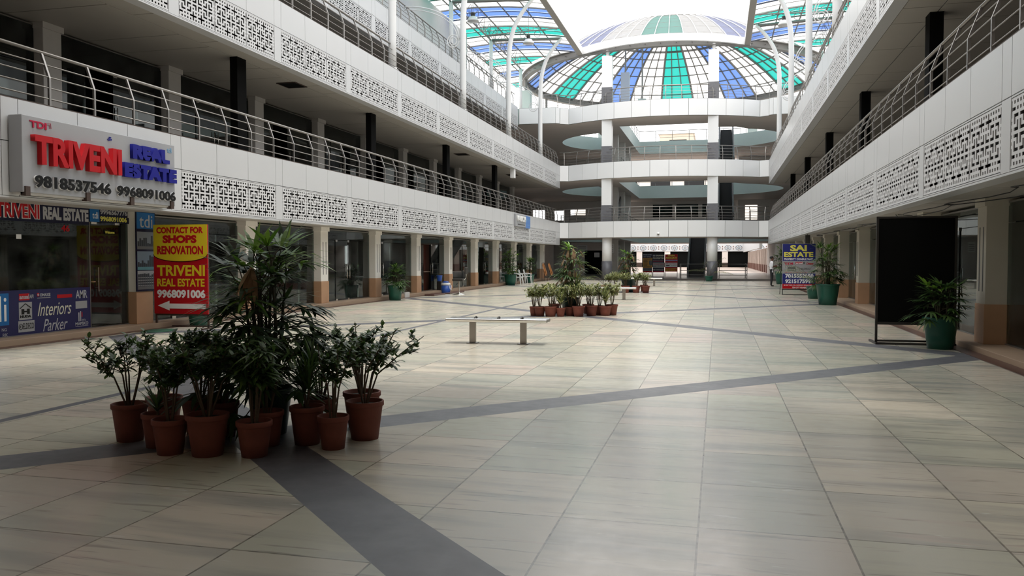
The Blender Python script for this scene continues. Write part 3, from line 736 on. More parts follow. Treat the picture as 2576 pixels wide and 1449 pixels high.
def dome():
    t = thing('glazed_dome', 'shallow round dome of white, blue and teal gores over the hub', 'dome', (DC[0], DC[1], DZ))
    Rs = (DR**2+DH**2)/(2*DH); th = math.asin(DR/Rs); NS, NR = 24, 10
    def P(phi, az, d=0):
        r = (Rs+d)*math.sin(phi); z = (Rs+d)*math.cos(phi) - Rs*math.cos(th); return (r*math.cos(az), r*math.sin(az), z)
    for s in range(NS):
        mat = (PT, PW, PB, PW)[s % 4]; a0 = PI/2 + 2*PI*(s-.5)/NS; m = MB()
        for c in range(3):
            for r in range(NR):
                p0, p1 = th*(.06+.94*r/NR), th*(.06+.94*(r+1)/NR); b0, b1 = a0+2*PI/NS*c/3, a0+2*PI/NS*(c+1)/3
                m.quad(P(p0,b0), P(p1,b0), P(p1,b1), P(p0,b1))
        m.obj('gore', mat, t)
        rb = MB(); 
        rb.tube([P(th*(.06+.94*r/NR), a0, -.12) for r in range(NR+1)], .10, 6); rb.obj('main_rib', TRUSSM, t)
        m = MB()
        for c in (1, 2): m.tube([P(th*(.06+.94*r/NR), a0+2*PI/NS*c/3, -.05) for r in range(NR+1)], .06, 4)
        m.obj('glazing_bar', TRUSSM, t)
        m = MB()
        for c in (0, 1, 2): m.tube([P(th*(.06+.94*r/NR), a0+2*PI/NS*c/3, .04) for r in range(NR+1)], .03, 4)
        m.obj('cover_strip', WPAINT, t)
    for r in range(1, NR):
        p = th*(.06+.94*r/NR); MB().tube([P(p, 2*PI*i/72, -.05) for i in range(73)], .06 if r not in (4,) else .12, 4, cap=False).obj('ring_bar', TRUSSM, t)
    MB().lathe([(DR-.1,-.45),(DR+.35,-.45),(DR+.35,-.40),(DR+.15,-.38),(DR+.15,.02),(DR+.35,.04),(DR+.35,.1),(DR-.1,.1),(DR-.1,.04),(DR+.02,.02),(DR+.02,-.38),(DR-.1,-.40),(DR-.1,-.45)], 96, cap=False).obj('ring_beam', TRUSSM, t)
    m = MB()
    for i in range(72):
        a = 2*PI*i/72; r0, r1 = DR-.08, DR+.33
        m.tube([(r0*math.cos(a), r0*math.sin(a), -.2), (r1*math.cos(a), r1*math.sin(a), -.2)], .03, 4)
    m.obj('stiffener', TRUSSM, t)
    MB().lathe([(1.1,0),(1.1,.25),(0,.55)], 24, (0,0,DH-.12)).obj('cap', WPAINT, t)
    m = MB(); n = 20; a0, a1 = math.radians(-90-50.3), math.radians(-90+50.3); fr = 8.2; fy = 67.65-DC[1]
    for i in range(n):
        b0, b1 = a0+(a1-a0)*i/n, a0+(a1-a0)*(i+1)/n; r0, r1 = fr-.22, fr
        q = lambda r, b, z: (r*math.cos(b), fy+r*math.sin(b), z-.13)
        for (A, B, Cc, D) in ((q(r1,b0,-.26),q(r1,b1,-.26),q(r1,b1,.26),q(r1,b0,.26)), (q(r0,b0,-.26),q(r1,b0,-.26),q(r1,b1,-.26),q(r0,b1,-.26))[::-1], (q(r0,b0,.26),q(r1,b0,.26),q(r1,b1,.26),q(r0,b1,.26)), (q(r0,b0,-.26),q(r0,b1,-.26),q(r0,b1,.26),q(r0,b0,.26))[::-1]):
            m.quad(A, B, Cc, D)
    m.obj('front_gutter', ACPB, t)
dome()
for n, a in enumerate((-160, -20, 160, 125, 20, 55)):
    x, y = DC[0]+(DR+.1)*math.cos(math.radians(a)), DC[1]+(DR+.1)*math.sin(math.radians(a))
    t = thing('dome_column', f'pale mint column under the dome ring, {["front left","front right","rear left","back left","rear right","back right"][n]} of the hub', 'column', (x, y, 13.04), 0, 'columns under the dome ring')
    MB().box(-.45,.45,-.4,.4,0,2.9).obj('shaft', MINT, t); MB().tube([(0,0,2.9),(0,0,3.95)], .12, 8).obj('stub', TRUSSM, t)

# ================================================================ hub columns, escalators
for side, x, y in (('left', -8.06, 61.45), ('right', -.41, 61.35)):
    t = thing('hub_column', f'round white column with a grey stone foot under the lowest bridge, {side} one', 'column', (x, y+.1, .13), 0, 'round columns under the bridge')
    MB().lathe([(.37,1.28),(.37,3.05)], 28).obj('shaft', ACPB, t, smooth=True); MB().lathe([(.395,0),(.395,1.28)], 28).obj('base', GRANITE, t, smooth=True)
    for z0, zt, s in ((4.37, 7.53, 'lowest'), (8.72, 11.86, 'middle'), (13.05, 17.0, 'topmost')):
        t = thing('hub_column', f'square white column with a dark granite foot on the {s} bridge, {side} one', 'column', (x, y, z0), 0, 'square columns on the bridges')
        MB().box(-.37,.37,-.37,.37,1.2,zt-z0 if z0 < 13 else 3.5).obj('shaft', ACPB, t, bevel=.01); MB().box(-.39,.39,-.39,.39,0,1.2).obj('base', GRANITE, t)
        if z0 > 13: MB().tube([(0,0,3.5),(0,0,4.0)], .12, 10).obj('stub', WPAINT, t)
for n, (x, y, mm) in enumerate(((-7.4, 67.5, PALEB), (-6.4, 71.5, MINT))):
    t = thing('hub_column', ['pale blue square column behind the railing of the topmost bridge', 'low mint column with a thin rod behind the topmost bridge'][n], 'column', (x, y, 13.04))
    MB().box(-.33,.33,-.33,.33,0,(3.6, 2.2)[n]).obj('shaft', (pm('blue_lit_paint', (.42,.47,.56), .5), MINT)[n], t); MB().tube([(0,0,(3.6,2.2)[n]),(0,0,6.6)], .07, 8).obj('rod', TRUSSM, t)  # blue light on the first shaft is put into its colour
STEPM = pm('escalator_step', (.035,.035,.038), .5, .3, var=.15, scale=20); BALU = pm('escalator_side', (.16,.165,.17), .35, .4, var=.1)
def escalator(label, x0, x1, y0, z0, rise):
    t = thing('escalator', label, 'escalator', ((x0+x1)/2, y0, z0)); hw = (x1-x0)/2; run = rise/math.tan(math.radians(30)); n = int(rise/.2)
    m = MB()
    m.box(-hw+.16, hw-.16, -1.0, 0, -.02, .02)
    for i in range(n): m.box(-hw+.16, hw-.16, i*run/n, (i+1)*run/n+.05, (i+1)*.2*rise/(n*.2)-.3, (i+1)*rise/n - .005)
    m.obj('steps', STEPM, t)
    for s in (-1, 1):
        m = MB(); x = s*(hw-.08)
        prof = [(-1.1,-.05),(-1.1,.75),(-.7,.92),(0,.95),(run,rise+.95),(run+.7,rise+.95),(run+.7,rise-.3),(run,rise-.5),(0,-.05)]
        vs = [(x-.06, a, b) for a, b in prof] + [(x+.06, a, b) for a, b in prof]; k = len(prof)
        m.add(vs, [tuple(range(k)), tuple(range(2*k-1,k-1,-1))] + [(i,k+i,k+(i+1)%k,(i+1)%k) for i in range(k)]); m.obj('balustrade', BALU, t)
        MB().tube([(x,-1.12,.55),(x,-1.0,.9),(x,-.7,.98),(x,0,1.0),(x,run,rise+1.0),(x,run+.7,rise+1.0)], .045, 8).obj('handrail', BLKM, t, smooth=True)
    m = MB(); prof = [(-.9,-.1),(0,-.12),(run+.6,rise-.12),(run+.6,rise-.6),(.4,-.12)]
    vs = [(-hw+.15,a,b) for a,b in prof]+[(hw-.15,a,b) for a,b in prof]; k = 5
    m.add(vs, [tuple(range(k)), tuple(range(2*k-1,k-1,-1))]+[(i,k+i,k+(i+1)%k,(i+1)%k) for i in range(k)]); m.obj('truss_casing', GREYP, t)
    return t
escalator('black stepped escalator climbing from the ground floor behind the right round column', -2.45, -.95, 69.0, .15, 4.2)
escalator('escalator climbing from the first floor to the second, right of the square column', -.05, 1.25, 68.6, 4.37, 4.3)
escalator('escalator climbing from the second floor to the third, right of the square column', -.05, 1.25, 68.6, 8.72, 4.3)
escalator('escalator climbing away from the first floor beside the left square column', -9.3, -8.3-.05+.02, 70.2, 4.37, 4.3)
for n, (pts, lab) in enumerate((([(-2.9,68.0),(-2.9,66.4),(-.2,66.4)], 'pipe barrier in front of the ground floor escalator'), ([(.1,66.4),(2.2,66.4),(2.2,70.5)], 'pipe barrier to the right of the round column'))):
    P = [(a, b, .13) for a, b in pts]; t = thing('pipe_barrier', lab, 'barrier', P[0]); o = Vector(P[0])
    for nm, h in (('rail', 1.05), ('rail', .55), ('rail', .2)): MB().tube([Vector(p)-o+Vector((0,0,h)) for p in P], .028, 6).obj(nm, STEEL, t)
    for p in P: MB().tube([Vector(p)-o, Vector(p)-o+Vector((0,0,1.05))], .032, 6).obj('post', STEEL, t)
# stair tower on the left roof terrace
struct(MB().box(-19.0, -17.2, 33, 55.8, 12.9, 17.3).obj('wall_left', pm('pale_grey_paint', (.56,.57,.57), .6)))
# ================================================================ lettering
def text(parent, name, s, mat, x0, y0, x1, y1, front=0., depth=.003, bold=.0, shear=0., res=3):
    """letters fitted to the rectangle x0..x1, z y0..y1 on the sign's face; the face looks along -Y of the parent"""
    cu = bpy.data.curves.new(name, 'FONT'); cu.body = s; cu.extrude = .05; cu.offset = bold*1.5; cu.shear = shear; cu.resolution_u = res
    o = bpy.data.objects.new(name, cu); me = bpy.data.meshes.new_from_object(o)
    bpy.data.objects.remove(o, do_unlink=True); bpy.data.curves.remove(cu)
    if not me.vertices: return None
    X = [v.co.x for v in me.vertices]; Y = [v.co.y for v in me.vertices]
    ax, bx, ay, by = min(X), max(X), min(Y), max(Y)
    for v in me.vertices:
        v.co = Vector((x0 + (v.co.x-ax)/(bx-ax)*(x1-x0), front - (v.co.z+.05)/.1*depth, y0 + (v.co.y-ay)/(by-ay)*(y1-y0)))
    me.materials.clear(); me.materials.append(mat)
    o = bpy.data.objects.new(name, me); COL.objects.link(o); o.parent = parent; return o
def plate(parent, name, mat, x0, z0, x1, z1, front=0., th=.004, bevel=0):
    return MB().box(x0, x1, front-th, front, z0, z1).obj(name, mat, parent, bevel=bevel)
class Face:
    """maps image-style fractions on a sign (from its upper left corner) to metres on its face"""
    def __init__(s, t, px, w, h, z0, x0=None):
        s.t = t; s.p = px; s.w = w; s.h = h; s.z0 = z0; s.x0 = -w/2 if x0 is None else x0
    def r(s, a, b, c, d):
        L, T, R, B = s.p; f = lambda x: s.x0 + (x-L)/(R-L)*s.w; g = lambda y: s.z0 + (B-y)/(B-T)*s.h
        return f(a), g(d), f(c), g(b)
    def text(s, str_, mat, a, b, c, d, **k): return text(s.t, 'lettering', str_, mat, *s.r(a,b,c,d), **k)
    def plate(s, name, mat, a, b, c, d, **k): return plate(s.t, name, mat, *s.r(a,b,c,d), **k)
    def poly(s, name, mat, pts, front=0., th=.004):
        q = [s.r(x, y, x, y) for x, y in pts]; m = MB(); n = len(q)
        vs = [(a[0], front-th, a[1]) for a in q] + [(a[0], front, a[1]) for a in q]
        m.add(vs, [tuple(range(n)), tuple(range(2*n-1,n-1,-1))] + [(i,n+i,n+(i+1)%n,(i+1)%n) for i in range(n)]); return m.obj(name, mat, s.t)
TC = (-.03)
# ---- large fascia sign over the left shop: local x = court depth, faces the court
t = thing('shop_sign', 'large silver sign board with raised red and blue letters above the estate agent shop', 'sign', (-11.56, 13.66, 2.742), PI/2)
H = PI/2
yo, zo = 13.66, 2.742
R = lambda y0, z1, y1, z0: (y0-yo, z0-zo, y1-yo, z1-zo)
MB().box(-2.03, 2.03, -.06, .22, 0, 1.32).obj('board', SILV, t, bevel=.012)
MB().box(-2.0, 2.0, -.02, .2, -.03, 0).obj('bottom_tray', GREYP, t)
for x in (-1.95, -.55, .65, 1.9): MB().box(x-.05, x+.05, -.09, .02, -.06, .10).obj('bracket', RUST, t)
FR = -.062
for s, m_, r, d, b in (('TDI', CRIM, (11.795,3.985,12.16,3.866), .012, .02), ('TRIVENI', RED, (11.808,3.74,13.933,3.235), .10, .026), ('REAL', BLU, (14.285,3.909,15.427,3.623), .075, .05), ('ESTATE', BLU, (14.04,3.523,15.66,3.23), .075, .05),
                       ('tdi', PALEB, (15.435,3.991,15.579,3.881), .006, 0.)):
    text(t, 'lettering', s, m_, *R(*r), front=FR, depth=d, bold=b)
for s, r in (('9818537546', (11.851,3.057,13.686,2.839)), ('9968091006', (13.856,3.047,15.647,2.84))):
    text(t, 'lettering', s, WHT, *R(*r), front=FR, depth=.035, bold=.022); text(t, 'lettering', s, BLKL, *R(*r), front=FR-.035, depth=.012, bold=.022)
om = text(t, 'lettering', '\u0950', BLU, *R(13.646,3.97,13.775,3.888), front=FR, depth=.005, bold=.01)
for k, q in enumerate((.0, .028)):
    MB().tube([(12.17-yo+q*.4, FR-.006, 3.955-zo+q), (12.225-yo+q, FR-.006, 3.965-zo+q), (12.235-yo+q, FR-.006, 3.90-zo)], .0045, 4).obj('logo_swoosh', CRIM, t)

# ---- estate agent's shop front in the first bay of the left arcade
YS = 14.2; ZS = .12; XS = -12.97
t = thing('shopfront', 'estate agent shop front with navy logo panels and a name strip, nearest in left arcade', 'shop front', (XS, YS, ZS), PI/2)
R = lambda y0, z1, y1, z0: (y0-YS, z0-ZS, y1-YS, z1-ZS)
MB().box(12.1-YS, 14.80-YS, -.006, .006, .02, 2.55).obj('glass_pane', GLASS, t)
dd = MB().box(14.82-YS, 15.74-YS, -.026, -.014, .03, 2.26).obj('door', GLASS, t)
m = MB(); m.tube([(14.98-YS,-.075,.78),(14.98-YS,-.075,1.30)], .013, 8)
for z in (.86, 1.22): m.tube([(14.98-YS,-.08,z),(14.98-YS,.03,z)], .009, 6)
m.obj('handle', BSTEEL, dd); MB().lathe([(.05,0),(.05,.02)], 12, (14.87-YS, -.03, .98)).obj('lock', TAN, dd)
for a_, b_ in ((14.84,15.0),(15.55,15.7)): MB().box(a_-YS,b_-YS,-.035,0,2.22,2.31).obj('patch_fitting', BSTEEL, dd)
plate(dd, 'welcome_sign', BLACK, *R(15.213,2.23,15.554,2.133), front=-.03); text(dd, 'lettering', 'Welcome', PYEL, *R(15.24,2.21,15.53,2.15), front=-.035, bold=.02)
MB().box(15.76-YS, 16.0-YS, -.006, .006, .02, 2.26).obj('side_pane', GLASS, t)
MB().box(11.95-YS, 16.02-YS, -.03, .03, 0, .02).obj('sill_channel', STEEL, t); MB().box(14.795-YS,14.815-YS,-.02,.02,0,2.55).obj('mullion', STEEL, t)
h = plate(t, 'name_strip', DNAVY, *R(11.95,2.69,14.775,2.319), front=-.02, th=.02)
text(h, 'lettering', 'TRIVENI', WHT, *R(12.43,2.668,13.47,2.368), front=-.04, bold=.045, depth=.002); text(h, 'lettering', 'TRIVENI', RED, *R(12.46,2.656,13.456,2.38), front=-.043, bold=.02)
text(h, 'lettering', 'REAL ESTATE', SLVL, *R(13.548,2.635,14.757,2.376), front=-.04, bold=.035)
h = plate(t, 'phone_strip', DNAVY, *R(14.79,2.69,15.99,2.386), front=-.02, th=.02)
plate(h, 'logo_panel', SKYB, *R(14.793,2.67,15.073,2.39), front=-.04); text(h, 'lettering', 'tdi', WHT, *R(14.869,2.60,15.034,2.46), front=-.044)
text(h, 'lettering', '9996567776', SLVL, *R(15.105,2.665,15.937,2.56), front=-.04, bold=.02); text(h, 'lettering', '9968091006', PYEL, *R(15.102,2.52,15.921,2.412), front=-.04, bold=.02)
text(t, 'lettering', '46', RED, *R(14.044,2.29,14.265,2.157), front=-.007, bold=.02); plate(t, 'sticker', WHT, *R(12.928,2.068,13.046,1.981), front=-.007)
nv = plate(t, 'logo_panel', NAVY, *R(11.95,1.0,14.80,.13), front=-.008, th=.006)
F0 = -.015
def P_(m_, r, name='logo', f=F0): return plate(nv, name, m_, *R(*r), front=f, th=.002)
def T_(s, m_, r, f=F0, **k): return text(nv, 'lettering', s, m_, *R(*r), front=f, depth=.0015, **k)
P_(RED, (12.955,.93,13.201,.80)); T_('ansal', SLVL, (12.965,.91,13.195,.825), F0-.002, bold=.02); T_('API', SLVL, (13.21,.905,13.3,.833), bold=.01)
P_(RED, (13.386,.926,13.441,.863)); T_('OMAXE', SLVL, (13.456,.917,13.72,.857), bold=.02); P_(SGREY, (13.39,.835,13.72,.823)); T_('e', SLVL, (13.395,.915,13.432,.872), F0-.002, bold=.02)
P_(RED, (13.891,.875,14.29,.805)); T_('AMR', SLVL, (14.391,.945,14.71,.776), bold=.01)
P_(SGREY, (14.381,.715,14.701,.56)); P_(SGREY, (12.948,.765,13.257,.425)); T_('H', BLKL, (13.005,.635,13.203,.531), F0-.002, bold=.05); T_('HUDA', BLKL, (12.972,.515,13.238,.462), F0-.002, bold=.05)
m = MB(); m.tube([(12.97-YS,F0-.004,.645-ZS),(13.1-YS,F0-.004,.735-ZS),(13.235-YS,F0-.004,.645-ZS)], .009, 4); m.obj('logo_roof', BLKL, nv)
T_('Interiors', CREAM, (13.395,.735,14.266,.47), shear=.35); T_('Parker', SLVL, (13.519,.40,14.155,.16), shear=.4)
P_(SGREY, (12.928,.405,13.311,.19)); T_('ELDECO', BLKL, (13.04,.36,13.295,.24), F0-.002, bold=.01)
m = MB(); m.tube([(12.985-YS+.042*math.cos(2*PI*i/16),F0-.004,.295-ZS+.055*math.sin(2*PI*i/16)) for i in range(17)], .006, 4); m.obj('logo_ring', BLKL, nv); T_('E', BLKL, (12.97,.32,13.0,.27), F0-.002, bold=.02)
T_('MAPSKO', SLVL, (14.367,.275,14.727,.21), bold=.01); P_(SLVL, (14.367,.193,14.727,.186)); P_(SLVL, (14.451,.478,14.481,.29)); P_(SLVL, (14.502,.504,14.527,.294)); P_(RED, (14.543,.484,14.565,.384)); T_('m', SLVL, (14.551,.335,14.643,.285))
P_(SKYB, (12.05,.95,12.719,.35)); T_('tdi', WHT, (12.12,.90,12.665,.42), F0-.002); T_('NG', SLVL, (12.552,.30,12.661,.24)); T_('RK', SLVL, (12.572,.20,12.689,.14))
# desk and papers inside the shop, seen dimly
t = thing('office_desk', 'dark office desk with papers behind the estate agent shop glass', 'desk', (-14.2, 13.0, .12))
MB().box(-.4,.4,-.9,.9,.70,.75).obj('desktop', BLKM, t)
for x in (-.36,.36):
    for y in (-.85,.85): MB().box(x-.03,x+.03,y-.03,y+.03,0,.70).obj('leg', BLKM, t)
for k in range(3):
    t = thing('paper_stack', f'pale stack of papers on the desk inside the estate agent shop, {ORD[k]} along it', 'papers', (-14.0, 12.5+.28*k, .87))
    MB().box(-.1,.1,-.08,.08,0,.05+.05*(k % 2)).obj('sheets', CREAM, t)
# tall picture board hung on the first column
t = thing('picture_board', 'tall navy board with a blue logo square and three building pictures, on the column', 'sign', (-12.735, 16.27, .86), PI/2)
R = lambda y0, z1, y1, z0: (y0-16.27, z0-.86, y1-16.27, z1-.86)
plate(t, 'board', DNAVY, *R(15.946,2.689,16.60,.86), front=0, th=.02)
plate(t, 'logo_square', SKYB, *R(15.975,2.65,16.58,2.282), front=-.02); text(t, 'lettering', 'tdi', SLVL, *R(16.06,2.60,16.50,2.31), front=-.024)
for n, (z1, z0) in enumerate(((2.215,1.815),(1.77,1.345),(1.325,.90))):
    p = plate(t, 'picture', (flat('picture_sky_grey', (.18,.20,.23)), flat('picture_sky_blue', (.16,.21,.27)), flat('picture_pale', (.30,.31,.33)))[n], *R(15.98,z1,16.58,z0), front=-.02)
    m = MB(); r2 = random.Random(n+3)
    for q in range(9):
        a = 15.99+.065*q; hgt = (.08+.22*r2.random()) if n != 2 else .26+.06*r2.random()
        m.box(a-16.27, a+.055-16.27, -.027, -.024, z0+.05-.86, z0+.05+hgt-.86)
        if n == 2:
            for k in range(4): m.box(a-16.27+.01, a+.045-16.27, -.029, -.027, z0+.08+.06*k-.86, z0+.10+.06*k-.86, 1)
    m.obj('building_silhouette', [flat('picture_building', (.035,.04,.05)), SGREY], p)
    plate(p, 'picture_ground', (GREYL, flat('picture_water', (.10,.24,.28)), GREYL)[n], *R(15.98,z0+.07,16.58,z0), front=-.024)

# ---- red and yellow standing sign
t = thing('standing_sign', 'red and yellow standing sign with a white arrow, on brown iron legs beside the shop', 'sign', (-11.9, 16.42, 0), math.radians(2))
f = Face(t, (1408, 240, 1890, 1048), 1.37, 2.04, .34)
plate(t, 'panel', RED, *f.r(1408,240,1890,1048), front=0, th=.03)
f.poly('yellow_panel', YEL, [(1408,240),(1890,240),(1890,505)] + [(1649+241*math.cos(a), 505+66*math.sin(a)) for a in [PI*i/16 for i in range(1,16)]] + [(1408,505)], front=-.03)
for i in range(1):
    m = MB(); q = [f.r(1649+241*math.cos(PI*i/20), 508+68*math.sin(PI*i/20), 0, 0) for i in range(21)]
    m.tube([(a[0], -.032, a[3]) for a in q], .008, 4); m.obj('black_rim', BLACK, t)
for s, m_, r, b in (('CONTACT FOR', RED, (1437,262,1855,320), .03), ('SHOPS', RED, (1492,335,1797,408), .04), ('RENOVATION', RED, (1442,432,1853,510), .03), ('TRIVENI', YEL, (1437,607,1866,705), .02), ('REAL ESTATE', YEL, (1437,728,1862,800), .02), ('9968091006', WHT, (1435,828,1868,905), .03)):
    f.text(s, m_, *r, front=-.034 if r[1] < 540 else -.03, bold=b)
f.poly('arrow', WHT, [(1440,974),(1545,930),(1545,955),(1872,955),(1872,1000),(1545,1000),(1545,1018)], front=-.03)
for x in (-.665, .665):
    MB().box(x-.02, x+.02, .0, .04, 0, 2.38).obj('leg', RUST, t); MB().box(x-.02, x+.02, -.25, .5, 0, .03).obj('foot', RUST, t)
MB().box(-.68,.68,.0,.03,.30,.34).obj('crossbar', RUST, t); MB().box(-.68,.68,.47,.5,0,.03).obj('crossbar', RUST, t)

# ---- blue and white standing sign on the right
t = thing('standing_sign', 'navy, white and red standing estate sign with yellow capitals, beside potted palms on the right', 'sign', (3.48, 38.5, 0), math.radians(5))
f = Face(t, (402, 330, 905, 1008), 1.42, 2.0, .27)
plate(t, 'panel', SGREY, *f.r(402,330,905,1008), front=0, th=.03)
f.plate('navy_panel', ROYAL, 408,334,900,588, front=-.03); f.plate('navy_panel', ROYAL, 408,780,900,935, front=-.03); f.plate('red_panel', RED, 408,935,900,1005, front=-.03)
for s, m_, r, b in (('SAI', PYEL, (518,350,770,443), .03), ('ESTATE', PYEL, (427,455,868,532), .03), ('PROPERTY CONSULTANT', WHT, (430,547,865,577), .02), ('TDI', CRIM, (428,613,565,648), .05), ('ELDECO', GREYL, (690,693,830,720), .03), ('Agricultural Land, Plots, Apex Green', CRIM, (440,752,880,772), 0),
                    ('7015552050', WHT, (450,787,875,845), .03), ('9215175999', WHT, (450,865,878,925), .03), ('SHOP NO.136, RODEO DRIVE MALL,', WHT, (430,945,890,966), .01), ('TDI CITY KUNDLI', WHT, (555,977,780,1000), .02)):
    f.text(s, m_, *r, front=-.034 if (r[1] < 588 or r[1] > 780) else -.03, bold=b)
f.plate('logo', RED, 603,603,715,636, front=-.03); f.plate('logo', GREYL, 715,603,745,636, front=-.03); f.text('ansal', WHT, 608,608,712,632, front=-.034, bold=.02); f.text('Omaxe', RED, 765,610,870,648, front=-.03, bold=.02, shear=.3)
f.plate('logo', GREYL, 487,678,607,735, front=-.03); f.plate('logo_line', SGREY, 495,712,600,720, front=-.034)
m = MB(); c = f.r(662,706,662,706); m.tube([(c[0]+.03*math.cos(2*PI*i/14), -.034, c[1]+.045*math.sin(2*PI*i/14)) for i in range(15)], .006, 4); m.obj('logo_ring', GREYL, t)
for x in (-.68,.68):
    MB().box(x-.015,x+.015,-.0,.03,0,2.28).obj('leg', BLKM, t); MB().tube([(x,.02,2.2),(x,.75,0)], .016, 4).obj('rear_leg', BLKM, t)
MB().box(-.7,.7,0,.03,.22,.26).obj('crossbar', BLKM, t); MB().box(-.7,.7,-.0,.03,.0,.03).obj('crossbar', BLKM, t)

# ---- large black hoarding seen from behind
t = thing('hoarding', 'large black blank hoarding board on a low iron frame by the right arcade', 'hoarding', (3.56, 16.6, 0), math.radians(1))
MB().box(-.68,.68,.0,.02,.42,2.36).obj('panel', BLACK, t)
for x in (-.67,.67): MB().box(x-.02,x+.02,-.01,.035,0,2.37).obj('leg', BLKM, t)
for z0_, z1_ in ((2.35,2.385),(.37,.42),(.05,.085)): MB().box(-.69,.69,-.01,.035,z0_,z1_).obj('crossbar', BLKM, t)
MB().box(-.69,.69,-.06,-.02,0,.04).obj('foot_bar', BLKM, t)
for x in (-.67,.67): MB().box(x-.02,x+.02,-.02,.6,0,.04).obj('foot_bar', BLKM, t)

# ---- three far signs in the hub
def far_sign(label, x0, x1, z0, z1, y, base):
    t = thing('standing_sign', label, 'sign', ((x0+x1)/2, y, .13)); w = x1-x0
    plate(t, 'panel', base, -w/2, z0-.13, w/2, z1-.13, 0, .03)
    for x in (-w/2+.02, w/2-.02): MB().box(x-.02,x+.02,0,.03,0,z1-.13).obj('leg', BLKM, t)
    return t, w
t, w_ = far_sign('narrow black sign with an orange panel, left of the three signs under the hub', -6.32,-5.5,.41,2.02,72, DNAVY)
f = Face(t, (215,325,610,1120), w_, 1.61, .28)
f.text('MACHANIC', SLVL, 245,335,580,392, front=-.03, bold=.02); f.text('ON CALL', SLVL, 245,422,570,470, front=-.03, bold=.02); f.plate('orange_panel', ORNG, 225,495,605,915, front=-.03)
for q in range(7): f.plate('text_line', RUST, 255,535+52*q,(575,410,420,415,420,400,560)[q],556+52*q, front=-.034)
f.poly('figure_shape', GREYL, [(470,620),(560,590),(610,640),(605,800),(520,830),(480,760)], front=-.034)
f.plate('text_line', SGREY, 225,955,600,980, front=-.03); f.plate('text_line', SGREY, 225,1015,600,1040, front=-.03); f.plate('red_strip', RED, 225,1060,605,1110, front=-.03)
t, w_ = far_sign('black property sign with pale green capitals, middle of the three signs under the hub', -5.47,-4.47,.42,1.98,72.05, DNAVY)
f = Face(t, (632,350,1125,1115), w_, 1.56, .29)
f.text('SHARMA', CREAM, 770,365,1110,435, front=-.03, bold=.03); f.text('PROPERTIES', CREAM, 640,480,1110,545, front=-.03, bold=.02); m = MB(); f.plate('logo', SGREY, 640,365,745,435, front=-.03)
for z0, z1, mm in ((585,600,SGREY),(630,650,CRIM),(670,685,SGREY)): f.plate('text_line', mm, 645,z0,1090,z1, front=-.03)
f.plate('grey_panel', SGREY, 640,710,1115,925, front=-.03); f.text('TDI ansal Omaxe', CRIM, 650,735,1100,775, front=-.034, bold=.02); f.text('ELDECO', GREYL, 860,815,1095,850, front=-.034); f.plate('logo', GREYL, 645,835,780,860, front=-.034)
f.text('9812006621', SLVL, 645,975,1105,1030, front=-.03, bold=.02); f.plate('red_strip', CRIM, 640,1060,1115,1105, front=-.03)
t, w_ = far_sign('red and white property sign with yellow capitals, right of the three signs under the hub', -4.42,-3.36,.5,1.98,72, RED)
f = Face(t, (1165,345,1690,1075), w_, 1.48, .37)
f.text('NAVIN', PYEL, 1290,362,1560,425, front=-.03, bold=.03); f.text('ASSOCIATE', PYEL, 1195,450,1655,530, front=-.03, bold=.03); f.plate('lilac_strip', flat('lilac', (.45,.36,.55)), 1175,575,1680,632, front=-.03); f.text('Real Property Dealer', ROYAL, 1190,588,1665,622, front=-.034, bold=.02)
f.plate('white_panel', WHT, 1175,700,1680,885, front=-.03); f.text('TDI ansal Omaxe', CRIM, 1200,725,1655,765, front=-.034, bold=.02); f.plate('logo', GREYL, 1210,795,1360,840, front=-.034); f.text('ELDECO', GREYL, 1420,800,1650,835, front=-.034)
f.text('9215175999', PYEL, 1190,935,1660,985, front=-.03, bold=.02); f.text('9812709211', PYEL, 1190,1000,1660,1050, front=-.03, bold=.02)

# ---- blue and silver sign on the left fascia near the bridge
t = thing('shop_sign', 'silver and blue shop sign on the lower left gallery fascia near the far bridge', 'sign', (-11.79, 49.6, 3.55), PI/2)
MB().box(-1.95,.7,-.1,0,0,.73).obj('silver_panel', SILV, t); MB().box(.7,1.98,-.1,0,-.02,.73).obj('blue_panel', flat('sign_blue', (.10,.22,.52)), t)
text(t, 'lettering', 'V-RICH', WHT, -1.75,.32,.58,.66, front=-.1, depth=.05, bold=.03); text(t, 'lettering', 'HCT', PALEB, .82,.42,1.8,.54, front=-.1); plate(t, 'text_line', BLKL, -1.4,.11,.45,.16, front=-.1); plate(t, 'text_line', PALEB, .9,.16,1.75,.19, front=-.1)
t = thing('security_camera', 'small white dome security camera on the lowest bridge fascia', 'camera', (-4.19, 60.17, 3.36))
MB().lathe([(.0,.16),(.08,.14),(.10,.06),(.10,0)], 14).obj('housing', WHT, t, smooth=True); MB().lathe([(.07,0),(.05,-.05),(0,-.07)], 12).obj('lens', BLKM, t, smooth=True)
# paper notices on the hub's piers and doors
for n, (x, y, z, w2, h2) in enumerate(((-8.6,68.1,2.1,.5,.75),(-8.6,73.1,2.1,.45,.7),(-11.4,79.55,1.75,.5,.45),(-10.6,79.55,1.65,.4,.4),(-12.9,79.95,2.35,1.0,.6))):
    t = thing('paper_notice', f'white paper notice in the hub left of the round column, {ORD[n]} from the front', 'notice', (x, y, z), 0, 'paper notices in the hub')
    plate(t, 'sheet', WHT, -w2/2, 0, w2/2, h2, 0, .006)
    for q in range(4): plate(t, 'text_line', SGREY, -w2*.38, h2*(.15+.19*q), w2*.38, h2*(.22+.19*q), -.006, .002)
